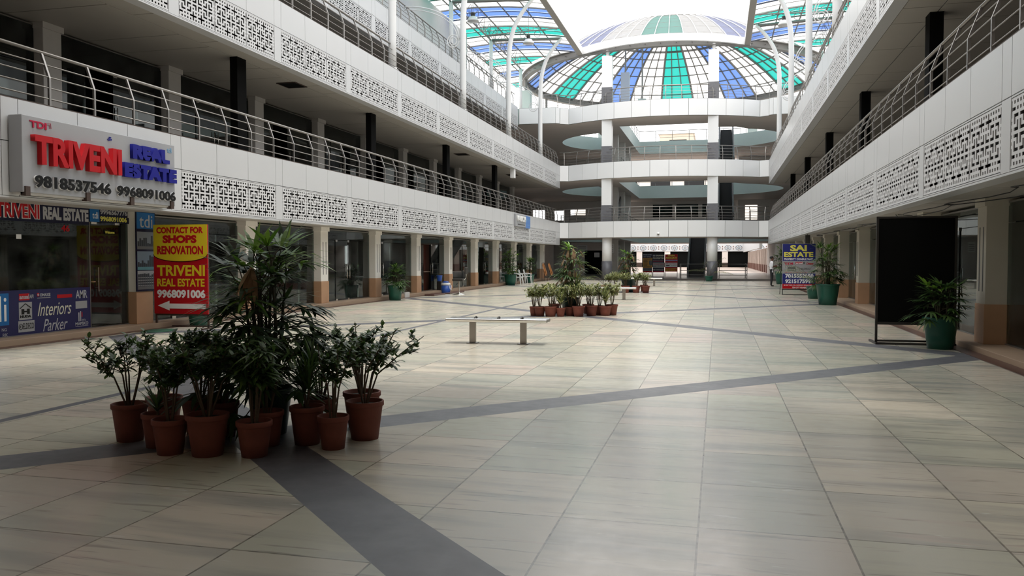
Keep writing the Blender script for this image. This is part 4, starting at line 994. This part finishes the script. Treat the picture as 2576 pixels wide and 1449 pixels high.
# ================================================================ planting
def blade(m, p, d, L, w, droop=.25, n=3, fold=0., wm=.45):
    """one strap of leaf: starts at p along d, bends down, widest at fraction wm"""
    p = Vector(p); d = Vector(d).normalized(); vs = []; fs = []
    for i in range(n+1):
        u = i/n; s = d.cross(Vector((0,0,1)))
        s = s.normalized() if s.length > 1e-4 else Vector((1,0,0))
        ww = w*max(.12 if i < n else 0, (math.sin(PI*min(1, (u*.5/wm) if u < wm else .5+.5*(u-wm)/(1-wm)))))
        if i == 0: ww = max(ww, w*.35)
        if i == n: vs.append(p.copy())
        else: vs += [p - s*ww/2, p + s*ww/2]
        d = (d + Vector((0,0,-droop/n))).normalized(); p = p + d*L/n
    fs = [(2*i, 2*i+1, 2*i+3, 2*i+2) for i in range(n-1)] + [(2*n-2, 2*n-1, 2*n)]
    m.add(vs, fs); return m
def rdir(r, el0, el1):
    a = r.uniform(0, 2*PI); e = math.radians(r.uniform(el0, el1)); return Vector((math.cos(a)*math.cos(e), math.sin(a)*math.cos(e), math.sin(e)))
def fan(m, r, p, d, L, nf, w, spread=150, droop=.35):
    d = Vector(d).normalized(); s = d.cross(Vector((0,0,1)))
    s = s.normalized() if s.length > 1e-3 else Vector((1,0,0))
    up = s.cross(d)
    for i in range(nf):
        a = math.radians(-spread/2 + spread*(i+.5)/nf + r.uniform(-4,4))
        q = d*math.cos(a) + s*math.sin(a) + up*r.uniform(-.06,.14)
        blade(m, p, q, L*(1-.25*abs(2*(i+.5)/nf-1)**2)*r.uniform(.85,1.1), w, droop*r.uniform(.5,1.5), 3, wm=.4)
def rhapis(seed, H, R, canes, leaves, L, w, dry=.0, low=.25, nf=8, young=.12):
    """lady palm: canes, petioles and split fan leaves, all hung within height H and radius R"""
    r = random.Random(seed); c = MB(); g = MB(); gy = MB(); gd = MB()
    for k in range(canes):
        a = r.uniform(0, 2*PI); b = r.uniform(0, R*.3); h = H*r.uniform(.55, .98) if k else H*.97
        base = Vector((b*math.cos(a)*.7, b*math.sin(a)*.7, 0)); top = base*1.8 + Vector((r.uniform(-.1,.1)*R, r.uniform(-.1,.1)*R, h*.86))
        c.tube([base, (base+top)/2 + Vector((r.uniform(-.02,.02), r.uniform(-.02,.02), 0)), top], [.017,.014,.010], 6)
        nl = max(3, leaves//canes)
        for i in range(nl):
            u = low + (1-low)*(i+r.random()*.7)/nl; p = base.lerp(top, min(u, 1))
            el = -10 + 70*u; d = rdir(r, el-18, el+18); pl = R*r.uniform(.35, .62)*(1.15-.35*u)
            q = p + d*pl; q.z = min(q.z, H*.9)
            c.tube([p, (p+q)/2 + Vector((0,0,.03)), q], .005, 4)
            isd = r.random() < dry; tgt = gd if isd else (gy if (u > .8 and r.random() < young*4) else g)
            dd = Vector((d.x, d.y, -.9 if isd else d.z*.8-.22))
            fan(tgt, r, q, dd, L*r.uniform(.8,1.1), nf if not isd else nf-2, w, 50 if isd else r.choice((130,165,190)), .9 if isd else .55)
    return c, g, gy, gd
def shrub(seed, H, R, stems, leaves, lw, lean=(0,0), narrow=False, bare=.38):
    """branching twiggy shrub; leaves clothe the upper part"""
    r = random.Random(seed); s = MB(); g = MB(); tips = []
    for k in range(stems):
        a = 2*PI*k/stems + r.uniform(-.5,.5); sp = R*r.uniform(.35,1.0)
        p0 = Vector((.02*math.cos(a), .02*math.sin(a), 0)); p1 = Vector((sp*.35*math.cos(a), sp*.35*math.sin(a), H*.42)); p2 = Vector((sp*math.cos(a)+lean[0]*r.random(), sp*math.sin(a)+lean[1]*r.random(), H*r.uniform(.78,1.0)))
        s.tube([p0, p1, p1.lerp(p2,.5)+Vector((r.uniform(-.02,.02),r.uniform(-.02,.02),.02)), p2], [.009,.007,.005,.003], 5)
        tips.append((p1, p2))
        for b in range(5):
            u = r.uniform(.05,.85); q = p1.lerp(p2, u); e = q + rdir(r, 5, 60)*R*r.uniform(.25,.55)
            e.z = min(e.z, H); s.tube([q, q.lerp(e,.5)+Vector((0,0,.015)), e], [.005,.004,.002], 4); tips.append((q, e))
    for i in range(leaves):
        a, b = r.choice(tips); u = bare*.3 + (1-bare*.3)*r.random()**.75; p = a.lerp(b, u)
        d = rdir(r, -25, 55); L = lw*r.uniform(.75,1.25)
        if narrow: blade(g, p, d, L*1.7, L*.30, .7, 3)
        else: blade(g, p, d, L, L*.46, .35, 3, wm=.45)
    return s, g
def spiky(seed, H, n, L, w, stems=1, droop=.55):
    r = random.Random(seed); s = MB(); g = MB()
    for k in range(stems):
        a = 2*PI*k/max(1,stems); t = Vector((.05*math.cos(a)*(stems>1), .05*math.sin(a)*(stems>1), H*r.uniform(.75,1)))
        s.tube([(0,0,0), t], [.012,.009], 6)
        for i in range(n):
            u = .35+.65*i/n; blade(g, t*u if H > .12 else Vector((0,0,.02)), rdir(r, 10+55*u, 40+45*u), L*r.uniform(.7,1.1), w, droop*r.uniform(.5,1.5), 4, wm=.3)
    return s, g
def pot_parts(t, rim, h, mat, soil=True, lip=.035, base=.70, n=22):
    r = rim/2; n = 36
    pr = [(r*base,0),(r*(base+.12),h*.45),(r*.93,h-lip*1.3),(r,h-lip*1.2),(r,h),(r*.9,h),(r*.87,h-.04)]; q = [pr[0]]
    for a, b, c in zip(pr[:-2], pr[1:-1], pr[2:]):          # hold the edges crisp under smooth shading
        for o in (a, c):
            k = min(.5, .003/max(1e-6, math.hypot(o[0]-b[0], o[1]-b[1]))); q.append((b[0]+(o[0]-b[0])*k, b[1]+(o[1]-b[1])*k))
    MB().lathe(q + [pr[-1]], n).obj('pot', mat, t, smooth=True)
    if soil: MB().lathe([(0,h-.028),(r*.89,h-.04)][::-1], n).obj('soil', SOIL, t)
MESHC = {}
def part_mesh(t, nm, mb, mat, z, key=None, scale=1., rz=0.):
    if not mb.f: return
    if key and (key, nm) in MESHC: me = MESHC[(key, nm)]
    else:
        me = mb.mesh(nm); me.materials.append(mat)
        if key: MESHC[(key, nm)] = me
    o = bpy.data.objects.new(nm, me); COL.objects.link(o); o.parent = t; o.location = (0,0,z); o.scale = (scale,)*3; o.rotation_euler = (0,0,rz); return o
def plant(kind, name, label, loc, rim, h, pot, grp=None, seed=1, H=.7, R=.28, rz=0., key=None, **k):
    t = thing(name, label, 'potted plant', loc, 0, grp); pot_parts(t, rim, h, pot); z = h-.04
    if kind == 'shrub':
        R *= 1.2 if grp == g0 else 1.1
        s, g = shrub(seed, H, R, k.get('stems',5), int(k.get('leaves',260)*1.25), k.get('lw',.075), k.get('lean',(0,0)), k.get('narrow',False))
        part_mesh(t, 'stems', s, WOOD, z, key, 1, rz); part_mesh(t, 'foliage', g, k.get('mat', LEAF), z, key, 1, rz)
    elif kind == 'spiky':
        s, g = spiky(seed, H, k.get('n',26), R, k.get('w',.022), k.get('stems',1), k.get('droop',.55)); part_mesh(t, 'stems', s, WOOD, z, key, 1, rz); part_mesh(t, 'foliage', g, k.get('mat', LEAF), z, key, 1, rz)
    elif kind == 'palm':
        c, g, gy, gd = rhapis(seed, H, R, k.get('canes',7), k.get('leaves',50), k.get('L',.3), k.get('w',.04), k.get('dry',0.), k.get('low',.25), k.get('nf',8), k.get('young',.12))
        part_mesh(t, 'canes', c, CANE, z, key, 1, rz); part_mesh(t, 'foliage', g, k.get('mat', PALM), z, key, 1, rz); part_mesh(t, 'young_fronds', gy, PALMY, z, key, 1, rz); part_mesh(t, 'dry_fronds', gd, DRY, z, key, 1, rz)
    elif kind == 'areca':
        r = random.Random(seed); s = MB(); g = MB()
        for i in range(k.get('fronds', 9)):
            d = rdir(r, 50, 80); p = Vector((0,0,0)); pts = [p.copy()]; L = H*r.uniform(.85,1.15)
            for q in range(9):
                d = (d + Vector((d.x*.12, d.y*.12, -.13))).normalized(); p = p + d*L/9; pts.append(p.copy())
                if q > 2:
                    sd = d.cross(Vector((0,0,1))).normalized()
                    for sg in (-1, 1):
                        for e in (0, .5): blade(g, p - d*L/9*e, d*.75 + sd*sg + Vector((0,0,-.15)), R*(1.1-.07*q)*r.uniform(.8,1.1), .022, .6, 3)
            s.tube(pts, [.008]*3+[.005]*7, 4)
        part_mesh(t, 'stems', s, CANE, z); part_mesh(t, 'foliage', g, ARECA, z)
    return t
g0 = 'terracotta potted plants of the near cluster'
BIG = dict(stems=7, leaves=760, lw=.068)
plant('shrub', 'potted_shrub', 'twiggy green shrub in a terracotta pot at the left end of the near cluster', (-5.02,6.18,0), .31, .33, TERRA, g0, 11, .66, .33, lean=(-.12,0), stems=7, leaves=520, lw=.068)
plant('spiky', 'potted_dracaena', 'small spiky dracaena in a terracotta pot, front left of the near cluster', (-4.62,6.03,0), .27, .29, TERRA, g0, 12, .13, .27, n=34)
plant('shrub', 'potted_shrub', 'leafy shrub in a terracotta pot, second along the front of the near cluster', (-4.36,5.84,0), .29, .29, TERRA, g0, 13, .66, .25, **BIG)
plant('shrub', 'potted_shrub', 'dense shrub in the widest front terracotta pot of the near cluster', (-4.03,5.87,0), .345, .34, TERRA, g0, 14, .70, .29, stems=8, leaves=950, lw=.07)
plant('shrub', 'potted_shrub', 'weeping narrow leaved plant in a terracotta pot at the front centre of the near cluster', (-3.64,5.93,0), .29, .29, TERRA, g0, 15, .68, .2, stems=6, leaves=420, lw=.09, narrow=True)
plant('shrub', 'potted_shrub', 'thin shrub in a small terracotta pot, front right of the near cluster', (-3.14,6.33,0), .27, .28, TERRA, g0, 16, .66, .22, stems=5, leaves=420, lw=.065)
plant('shrub', 'potted_shrub', 'spreading shrub with a long side branch in the large right pot of the near cluster', (-3.04,6.75,0), .34, .34, TERRA, g0, 17, .66, .33, lean=(.22,0), stems=8, leaves=620, lw=.07)
plant('shrub', 'potted_shrub', 'dense shrub in a terracotta pot behind the large right hand pot of the near cluster', (-3.28,7.22,0), .36, .34, TERRA, g0, 18, .68, .30, stems=8, leaves=760, lw=.07)
plant('shrub', 'potted_shrub', 'leafy shrub in a terracotta pot behind the small dracaena of the near cluster', (-5.0,6.62,0), .33, .32, TERRA, g0, 19, .64, .27, **BIG)
plant('shrub', 'potted_shrub', 'leafy shrub in a terracotta pot behind the widest front pot of the near cluster', (-4.62,6.62,0), .34, .32, TERRA, g0, 20, .68, .28, stems=8, leaves=800, lw=.07)
plant('shrub', 'potted_shrub', 'leafy shrub in a terracotta pot left of the tall palm of the near cluster', (-4.30,6.52,0), .26, .32, TERRA, g0, 21, .68, .25, **BIG)
plant('spiky', 'potted_dracaena', 'tall spiky dracaena in a dark pot right of the tall palm of the near cluster', (-3.44,6.44,0), .30, .33, TERRA, g0, 22, .40, .30, n=60, w=.024, stems=2, droop=.8)
plant('shrub', 'potted_shrub', 'shrub in a terracotta pot behind the tall dracaena of the near cluster', (-3.6,7.0,0), .30, .30, TERRA, g0, 23, .66, .25, **BIG)
plant('shrub', 'potted_shrub', 'narrow leaved plant in a terracotta pot right behind the weeping plant of the near cluster', (-3.74,6.3,0), .28, .3, TERRA, g0, 24, .66, .22, stems=6, leaves=420, lw=.085, narrow=True)
plant('palm', 'potted_palm', 'tall dark lady palm with one dead leaf rising from the middle of the near cluster', (-3.98,6.75,0), .42, .42, DPLAST, None, 31, 1.48, .78, canes=11, leaves=150, L=.38, w=.045, dry=.02, low=.02, nf=9, young=.2)
# middle cluster
g1 = 'terracotta potted plants of the middle cluster'
mid = [(-5.01,22.55,.24,.26,'far left small pot'),(-4.82,22.48,.33,.27,'second pot from the left'),(-4.50,22.40,.37,.28,'third pot from the left, widest in front'),(-4.22,22.44,.27,.24,'small orange pot at front centre'),(-4.02,22.80,.32,.25,'pot in front of the green tub'),(-3.74,22.58,.36,.29,'pot right of front centre'),(-3.44,22.95,.36,.29,'pot third from the right'),(-3.27,23.35,.30,.27,'low pot second row right'),(-3.06,23.05,.35,.27,'front pot at the right end'),(-2.92,23.42,.35,.30,'rear pot at the right end'),(-4.66,23.75,.35,.28,'rear pot on the left'),(-3.66,23.8,.35,.28,'rear pot on the right')]
for i, (x, y, rim, h, wh) in enumerate(mid):
    sp_ = i in (3, 8)
    plant('spiky' if sp_ else 'shrub', 'potted_shrub' if not sp_ else 'potted_dracaena', f'variegated {"spiky" if sp_ else "pale green"} plant, {wh} of the middle cluster', (x, y, 0), rim, h, TERRA, g1, 40+i % 4, .66 if not sp_ else .4, .31 if not sp_ else .32, rz=i*1.1, key=('mid', 'sp' if sp_ else i % 4), mat=VARI, stems=8 if not sp_ else 3, leaves=560, lw=.075, n=30, w=.03, narrow=(i % 4 == 1))
plant('palm', 'potted_palm', 'tall lady palm with browned fronds in a dark green tub, middle cluster', (-4.08,23.15,0), .54, .50, DPLAST, None, 51, 1.66, .58, canes=8, leaves=84, L=.38, w=.040, dry=.30, low=.25, nf=9, young=.3)
plant('spiky', 'potted_dracaena', 'long leaved dracaena in a terracotta pot beside the dark green tub of the middle cluster', (-3.86,22.95,0), .3, .28, TERRA, g1, 52, .75, .45, n=40, w=.035, mat=VARI)
g2 = 'terracotta potted plants of the far cluster'
far = [(-5.0,39.1,'far left pot'),(-4.66,38.7,'second pot from the left'),(-4.2,38.8,'middle front pot'),(-3.72,38.95,'fourth pot from the left'),(-3.28,39.0,'pot at the right end'),(-4.8,39.9,'rear left pot'),(-3.5,40.6,'rear right pot'),(-4.4,40.4,'rear middle pot')]
for i, (x, y, wh) in enumerate(far):
    plant('shrub', 'potted_shrub', f'variegated pale green shrub, {wh} of the far cluster', (x, y, 0), .40, .33, TERRA, g2, 40+i % 4, .66, .26, rz=i*.9, key=('mid', i % 4), mat=VARI, stems=8, leaves=560, lw=.075)
plant('palm', 'potted_palm', 'lady palm with browned drooping fronds in a dark green tub, far cluster', (-4.15,39.7,0), .75, .62, DPLAST, None, 61, 1.5, .70, canes=8, leaves=60, L=.42, w=.045, dry=.35, low=.3, nf=9)
plant('areca', 'potted_palm', 'thin feathery palm in a terracotta pot at the left of the far cluster', (-5.3,39.6,0), .36, .34, TERRA, None, 62, 1.5, .3, fronds=7)
# green tubs along both arcades
plant('palm', 'potted_palm', 'bushy lady palm in a green plastic tub beside the fourth column of the left arcade', (-12.08,29.7,0), .62, .58, GPLAST, None, 71, .80, .55, canes=8, leaves=64, L=.34, w=.045, low=.1, nf=9)
plant('palm', 'potted_palm', 'tall lady palm in a green plastic tub near the white chairs of the left arcade', (-12.15,48.2,0), .80, .66, GPLAST, None, 72, 1.55, .62, canes=9, leaves=80, L=.40, w=.05, low=.15, nf=8)
plant('palm', 'potted_palm', 'dark lady palm standing behind the white chairs of the left arcade', (-12.2,53.6,0), .7, .55, GPLAST, None, 73, 1.2, .6, canes=7, leaves=50, L=.4, w=.05, nf=8)
plant('palm', 'potted_palm', 'lady palm in a green tub half hidden behind the red and yellow sign', (-12.0,17.2,0), .56, .42, GPLAST, None, 74, .85, .5, canes=6, leaves=44, L=.3, w=.04, nf=8)
plant('palm', 'potted_palm', 'broad lady palm in a large green tub in front of the black hoarding', (3.86,16.05,0), .60, .56, GPLAST, None, 75, .66, .55, canes=8, leaves=58, L=.33, w=.045, low=.1, nf=8)
plant('palm', 'potted_palm', 'tall dark lady palm in a large green tub beside the right arcade', (3.72,30.45,0), .82, .72, GPLAST, None, 76, 1.55, .72, canes=9, leaves=84, L=.40, w=.045, low=.1, nf=8)
plant('areca', 'potted_palm', 'yellowish feathery palm in a small green tub next to the tall palm on the right', (3.75,34.95,0), .62, .5, GPLAST, None, 77, 1.7, .42, fronds=13)
plant('palm', 'potted_palm', 'lady palm in a green tub hidden behind the navy standing sign', (4.2,46.3,0), .8, .6, GPLAST, None, 78, 1.2, .6, canes=6, leaves=44, L=.4, w=.05)
plant('palm', 'potted_palm', 'tall dark lady palm in a green tub behind the man in the white shirt', (3.9,54.5,0), .85, .8, GPLAST, None, 79, 1.7, .8, canes=8, leaves=64, L=.45, w=.05)
plant('areca', 'potted_palm', 'small feathery palm in a green pot in front of the right round column', (-.6,60.5,0), .62, .36, GPLAST, None, 80, 1.65, .5, fronds=9)
# ================================================================ benches
def bench(label, loc, rz):
    t = thing('steel_bench', label, 'bench', loc, rz, 'steel benches in the court')
    hw, hd, n = .96, .19, 10
    m = MB()                                                       # perforated plate with rolled front and back edges
    prof = [(-hd-.012,.425),(-hd-.035,.44),(-hd-.03,.47),(-hd,.482),(-hd+.04,.475),(0,.462),(hd-.04,.475),(hd,.482),(hd+.03,.47),(hd+.035,.44),(hd+.012,.425)]
    vs = []
    for x in (-hw, hw): vs += [(x, a, b) for a, b in prof]
    k = len(prof); m.add(vs, [(i, k+i, k+i+1, i+1) for i in range(k-1)]); 
    vs2 = [(x, a, b-.012) for x, a, b in vs]; m.add(vs2, [(i+1, k+i+1, k+i, i) for i in range(k-1)] )
    m.obj('seat', BSTEEL, t, smooth=True)
    for s in (-1, 1): MB().box(s*hw-.006, s*hw+.006, -hd-.03, hd+.03, .425, .47).obj('end_cap', STEEL, t)
    for s in (-.49, .49):
        MB().box(s-.06, s+.06, -.035, .035, .012, .43).obj('leg', LEGST, t, bevel=.006)
        MB().box(s-.10, s+.10, -.10, .10, 0, .012).obj('foot_plate', STEEL, t)
    MB().box(-.75,.75,-.02,.02,.41,.435).obj('underside_rail', STEEL, t)
    for x in (-.45, 0, .45):
        MB().tube([(x, hd-.22+.032*i, .468+.03*math.sin(PI*i/7)) for i in range(8)], .015, 8).obj('seat_divider', BLKM, t, smooth=True)
    return t
bench('low stainless steel bench on two legs in the sunlit court, nearest of three', (-4.02, 14.98, 0), math.radians(2.5))
bench('low stainless steel bench just right of the middle planter cluster', (-4.05, 32.3, 0), math.radians(2))
bench('low stainless steel bench just right of the far planter cluster', (-4.1, 48.7, 0), math.radians(2))

# ================================================================ white plastic chairs
PLW = pm('white_plastic', (.70,.71,.70), .35, var=.02)
def chair(label, loc, rz):
    t = thing('plastic_chair', label, 'chair', loc, rz, 'white plastic chairs by the left arcade')
    m = MB(); m.prism([(-.22,-.20),(.22,-.22),(.22,.22),(-.22,.20)], .42, .445); m.obj('seat', PLW, t, bevel=.008)
    m = MB(); n = 5
    for i in range(n+1):
        y = -.19 + .38*i/n; m.tube([(-.20, y, .44), (-.25, y, .62), (-.30, y*.92, .86)], .017, 6)
    m.tube([(-.30, -.19, .84), (-.31, 0, .89), (-.30, .19, .84)], .024, 6); m.obj('backrest', PLW, t)
    for sx in (-1, 1):
        for sy in (-1, 1): MB().tube([(sx*.19, sy*.18, .43), (sx*.24, sy*.22, 0)], [.026,.018], 6).obj('leg', PLW, t)
    for sy in (-1, 1): MB().tube([(-.26, sy*.21, .66), (.02, sy*.25, .64), (.19, sy*.24, .60), (.21, sy*.21, .43)], .018, 6).obj('armrest', PLW, t)
    return t
chair('white plastic chair in front of the row by the left arcade', (-12.05, 49.9, 0), math.radians(-8))
for i in range(3):
    chair(f'white plastic chair behind the front one by left arcade, {ORD[i]} in the row', (-12.45+.16*i, 51.4+.75*i, 0), math.radians(-5+4*i))

# ================================================================ small things by the left arcade
t = thing('water_jug', 'blue insulated water jug with a white lid rim and handle, on the arcade step', 'jug', (-12.35, 36.6, .0))
BLUEP = pm('blue_plastic', (.03,.10,.42), .35, var=.05)
MB().lathe([(.19,0),(.21,.03),(.22,.36)], 22).obj('body', BLUEP, t, smooth=True); MB().lathe([(.225,.36),(.23,.43),(.17,.48)], 22).obj('rim', PLW, t, smooth=True)
MB().lathe([(.15,.47),(.15,.52),(.09,.55),(.07,.56)], 18).obj('lid', BLUEP, t, smooth=True); MB().tube([(.2,-.13,.37),(.25,-.10,.18),(.25,.03,.14),(.23,.12,.36)], .016, 6).obj('handle', PLW, t)
t = thing('wooden_cabinet', 'reddish brown wooden cupboard inside the shop behind the blue jug', 'cupboard', (-13.6, 36.4, .12))
CUPW = pm('red_brown_wood', (.085,.022,.014), .45, var=.3, scale=6)
MB().box(-.3,.3,-.55,.55,0,2.3).obj('carcass', CUPW, t); MB().box(.3,.32,-.53,-.01,.95,2.25).obj('door', CUPW, t); MB().box(.3,.32,.01,.53,.95,2.25).obj('door', CUPW, t); MB().box(.3,.46,-.55,.55,.86,.9).obj('shelf', pm('worn_shelf', (.25,.17,.13), .6), t)
t = thing('bucket', 'plain blue bucket standing behind the water jug', 'bucket', (-12.8, 37.0, .12)); MB().lathe([(.10,.42),(.14,.70)], 16).obj('body', BLUEP, t); MB().box(-.1,.1,-.1,.1,0,.42).obj('stand', BLKM, t)
t = thing('swivel_stool', 'black padded stool on a steel stem with a round base, by the left arcade', 'stool', (-11.25, 35.2, 0))
MB().lathe([(.30,0),(.28,.02),(.06,.06),(.03,.10)], 22).obj('base', BSTEEL, t, smooth=True); MB().tube([(0,0,.08),(0,0,.60)], .03, 10).obj('stem', BSTEEL, t)
MB().box(-.26,.24,-.22,.22,.60,.71).obj('seat', BLKM, t, bevel=.03); MB().tube([(.0,0,.56),(-.16,0,.42)], .01, 6).obj('lever', BLKM, t)
m = MB(); m.tube([(.22,0,.64),(.32,0,.74),(.34,0,.95)], .018, 6); m.obj('back_stem', BSTEEL, t); MB().box(.30,.36,-.19,.19,.90,1.22).obj('backrest', BLKM, t, bevel=.025)
t = thing('stone_slab', 'dark brown stone slab lying on the floor edge before the jug', 'slab', (-12.05, 34.4, 0)); MB().box(-.22,.22,-.9,.6,0,.07).obj('slab', REDG, t, bevel=.008)
t = thing('stone_slab', 'long thin red granite slab along the arcade step by the jug', 'slab', (-11.95, 36.6, 0)); MB().box(-.14,.14,-1.0,1.2,0,.05).obj('slab', REDG, t, bevel=.008)
t = thing('door_mat', 'green oval door mat in front of the estate agent shop', 'mat', (-12.0, 15.75, 0)); MB().lathe([(.42,0),(.42,.012),(.38,.02),(0,.02)], 26).obj('pile', pm('green_mat', (.012,.06,.035), .95, var=.3, scale=60), t)
t.scale = (.75, 1.1, 1)
for n, (x, y) in enumerate(((-12.5, 32.0),)):
    t = thing('cardboard_piece', 'flat grey stone offcut leaning on the step left of the jug', 'offcut', (x, y, .0)); MB().box(-.03,.03,-.25,.25,0,.22).obj('offcut', GREYP, t)
t = thing('white_panel', 'small pale panel leaning inside the nearest right arcade shop', 'panel', (5.15, 14.6, .10)); MB().box(-.02,.02,-.22,.22,0,.48).obj('board', PLW, t)
for n, (x, y) in enumerate(((-12.05, 57.6), (-11.9, 58.9))):
    t = thing('draped_cloth_stand', f'brown cloth over a low stand at the left arcade far end, {("nearer","farther")[n]} one', 'stand', (x, y, 0))
    m = MB()
    for i in range(9):
        a = -.4+.1*i; m.quad((-.05,a,1.32-.04*abs(i-4)),(-.05,a+.1,1.32-.04*abs(i-3)),(.12+.04*(i % 2),a+.11,.35+.12*(i % 3)),(.12+.04*((i+1) % 2),a,.35+.12*((i+1) % 3)))
    m.obj('cloth', flat('brown_cloth', (.33,.14,.05), .8, .2), t)
    for a in (-.4,.4): MB().tube([(-.06,a,0),(-.06,a,1.3)], .02, 6).obj('leg', RUST, t)
    MB().tube([(-.06,-.45,1.3),(-.06,.45,1.3)], .02, 6).obj('bar', RUST, t)
# loose wiring sagging below the right gallery soffit
WIRE = pm('black_cable', (.01,.01,.01), .6)
for n, (x, y0, y1, s) in enumerate(((4.0, 9.5, 21, .10), (4.2, 11.5, 30, .12), (4.05, 21, 38, .10))):
    t = thing('sagging_cable', f'thin black cable sagging under the right arcade soffit, {ORD[n]} from the near end', 'cable', (x, y0, 2.64)); L = y1-y0
    MB().tube([(.25*math.sin(i*.9), L*i/24, -.006-s*abs(math.sin(PI*i/8))) for i in range(25)], .009, 5).obj('cable', WIRE, t)
t = thing('speaker_box', 'small black box hung below the right gallery edge near the navy sign', 'speaker', (3.7, 37.2, 2.25)); MB().box(-.1,.1,-.14,.14,0,.36).obj('case', BLKM, t, bevel=.01); MB().tube([(0,0,.36),(0,0,.46)], .015, 5).obj('bracket', BLKM, t)

# ================================================================ people
SKIN = pm('brown_skin', (.16,.075,.045), .55); HAIRM = pm('black_hair', (.008,.007,.006), .6, var=.3, scale=40)
SHIRT = pm('white_shirt', (.72,.72,.74), .75, var=.05, scale=8); TROUS = pm('black_trousers', (.012,.012,.014), .8, var=.2); SHOE = pm('black_shoe', (.01,.009,.008), .4)
def person(label, loc, rz, arms, legs, top, height=1.72):
    t = thing('person', label, 'person', loc, rz); k = height/1.72
    V = []; E = []; RR = []
    def node(p, r, parent=None):
        V.append(Vector(p)*k); RR.append((r[0]*k, r[1]*k) if isinstance(r, tuple) else (r*k, r*k))
        if parent is not None: E.append((parent, len(V)-1))
        return len(V)-1
    pel = node((0,0,.95), (.12,.155)); w = node((.0,0,1.08), (.105,.145), pel); ch = node((.01,0,1.27), (.115,.165), w); nk0 = node((0,0,1.42), (.07,.11), ch)
    nk = node((.005,0,1.49), .055, nk0); hd = node((.03,0,1.57), (.085,.07), nk); hd2 = node((.025,0,1.645), (.095,.078), hd); node((.015,0,1.70), (.06,.05), hd2)
    node((.125,0,1.585), .018, hd)                                     # nose
    hands = []
    for s, (el, wr) in zip((1,-1), arms):
        sh = node((0,s*.17,1.38), .062, ch); e = node(el, .043, sh); wv = node(wr, .030, e); hands.append((s, Vector(el), Vector(wr)))
        d = (Vector(wr)-Vector(el)).normalized(); palm = node(Vector(wr)+d*.06, (.036,.022), wv)
        b = Vector(wr)+d*.08; side = d.cross(Vector((1,0,0))); side = side.normalized() if side.length > .1 else Vector((0,1,0)); inn = d.cross(side)
        for f in range(4):
            o = (f-1.5)*.017; L = (.06,.072,.068,.052)[f]; a = node(b+side*o, .009, palm); c = node(b+side*o*1.1+d*L*.55+inn*.006, .0085, a); node(b+side*o*1.15+d*L*.95+inn*.022, .008, c)
        a = node(Vector(wr)+d*.035+side*.035, .010, palm); node(Vector(wr)+d*.075+side*.055+inn*.01, .009, a)
    for s, (kn, an) in zip((1,-1), legs):
        hp = node((0,s*.09,.90), .085, pel); kk = node(kn, .058, hp); aa = node(an, .042, kk); node(Vector(an)+Vector((.02,0,-.055)), .04, aa); node(Vector(an)+Vector((.16,0,-.062)), (.03,.042), len(V)-1)
    me = bpy.data.meshes.new('body'); me.from_pydata(V, E, []); o = bpy.data.objects.new('body', me); COL.objects.link(o)
    md = o.modifiers.new('skin', 'SKIN'); md.use_smooth_shade = True
    for i, sv in enumerate(me.skin_vertices[0].data): sv.radius = RR[i]; sv.use_root = (i == 0)
    sb = o.modifiers.new('sub', 'SUBSURF'); sb.levels = 2; sb.render_levels = 2
    m2 = bpy.data.meshes.new_from_object(o.evaluated_get(bpy.context.evaluated_depsgraph_get()))
    bpy.data.objects.remove(o, do_unlink=True)
    for mm in (SKIN, top, TROUS, SHOE): m2.materials.append(mm)
    for p in m2.polygons:
        c = p.center/k; mi = 0
        if c.z < .07: mi = 3
        elif c.z < .98 and abs(c.y) < .24 and (c.z < .80 or abs(c.y) < .155): mi = 2
        elif c.z < 1.45: mi = 1
        for s, el, wr in hands:
            cut = el.lerp(wr, .15); ax = (wr-el).normalized()
            if (Vector(c)-cut).dot(ax) > 0 and (Vector(c)-wr).length < (wr-cut).length+.02 and s*c.y > .02 and ((Vector(c)-cut) - ax*(Vector(c)-cut).dot(ax)).length < .07: mi = 0
        p.material_index = mi; p.use_smooth = True
    b = bpy.data.objects.new('body', m2); COL.objects.link(b); b.parent = t
    h = MB(); h.lathe([(.095,-.02),(.105,.03),(.098,.07),(.07,.105),(.0,.122)], 18); q = h.obj('hair', HAIRM, t, smooth=True); q.location = Vector((-.012,0,1.615))*k; q.scale = (1.05,.86,1.0)
    for s in (-1, 1):
        e = MB(); e.lathe([(0,-.03),(.016,-.01),(.016,.012),(0,.028)], 8); e = e.obj('ear', SKIN, t, smooth=True); e.location = Vector((.02,s*.082,1.585))*k
        e = MB(); e.lathe([(0,-.012),(.011,0),(0,.012)], 8); e = e.obj('eye', BLACK, t); e.location = Vector((.108,s*.03,1.61))*k
    m = MB().box(.104,.112,-.022,.022,-.004,.004).obj('mouth', flat('lip', (.10,.03,.025)), t); m.location = Vector((0,0,1.545))*k
    return t
person('man in a white shirt and black trousers standing near the right arcade', (3.05,50.3,0), math.radians(12),
       [((-.06,.25,1.12),(.20,.12,1.16)), ((-.05,-.27,1.12),(.21,-.10,1.13))], [((.02,.10,.50),(0,.11,.085)), ((.01,-.10,.50),(-.05,-.11,.085))], SHIRT, 1.74)
person('person in dark clothes walking in the shade behind the left round column', (-10.3,76.5,.13), math.radians(150),
       [((-.10,.24,1.12),(.06,.26,.90)), ((.12,-.24,1.12),(.26,-.22,.93))], [((.16,.09,.52),(.02,.10,.085)), ((-.04,-.09,.50),(-.30,-.10,.10))], flat('dark_shirt', (.015,.015,.018), .8), 1.7)
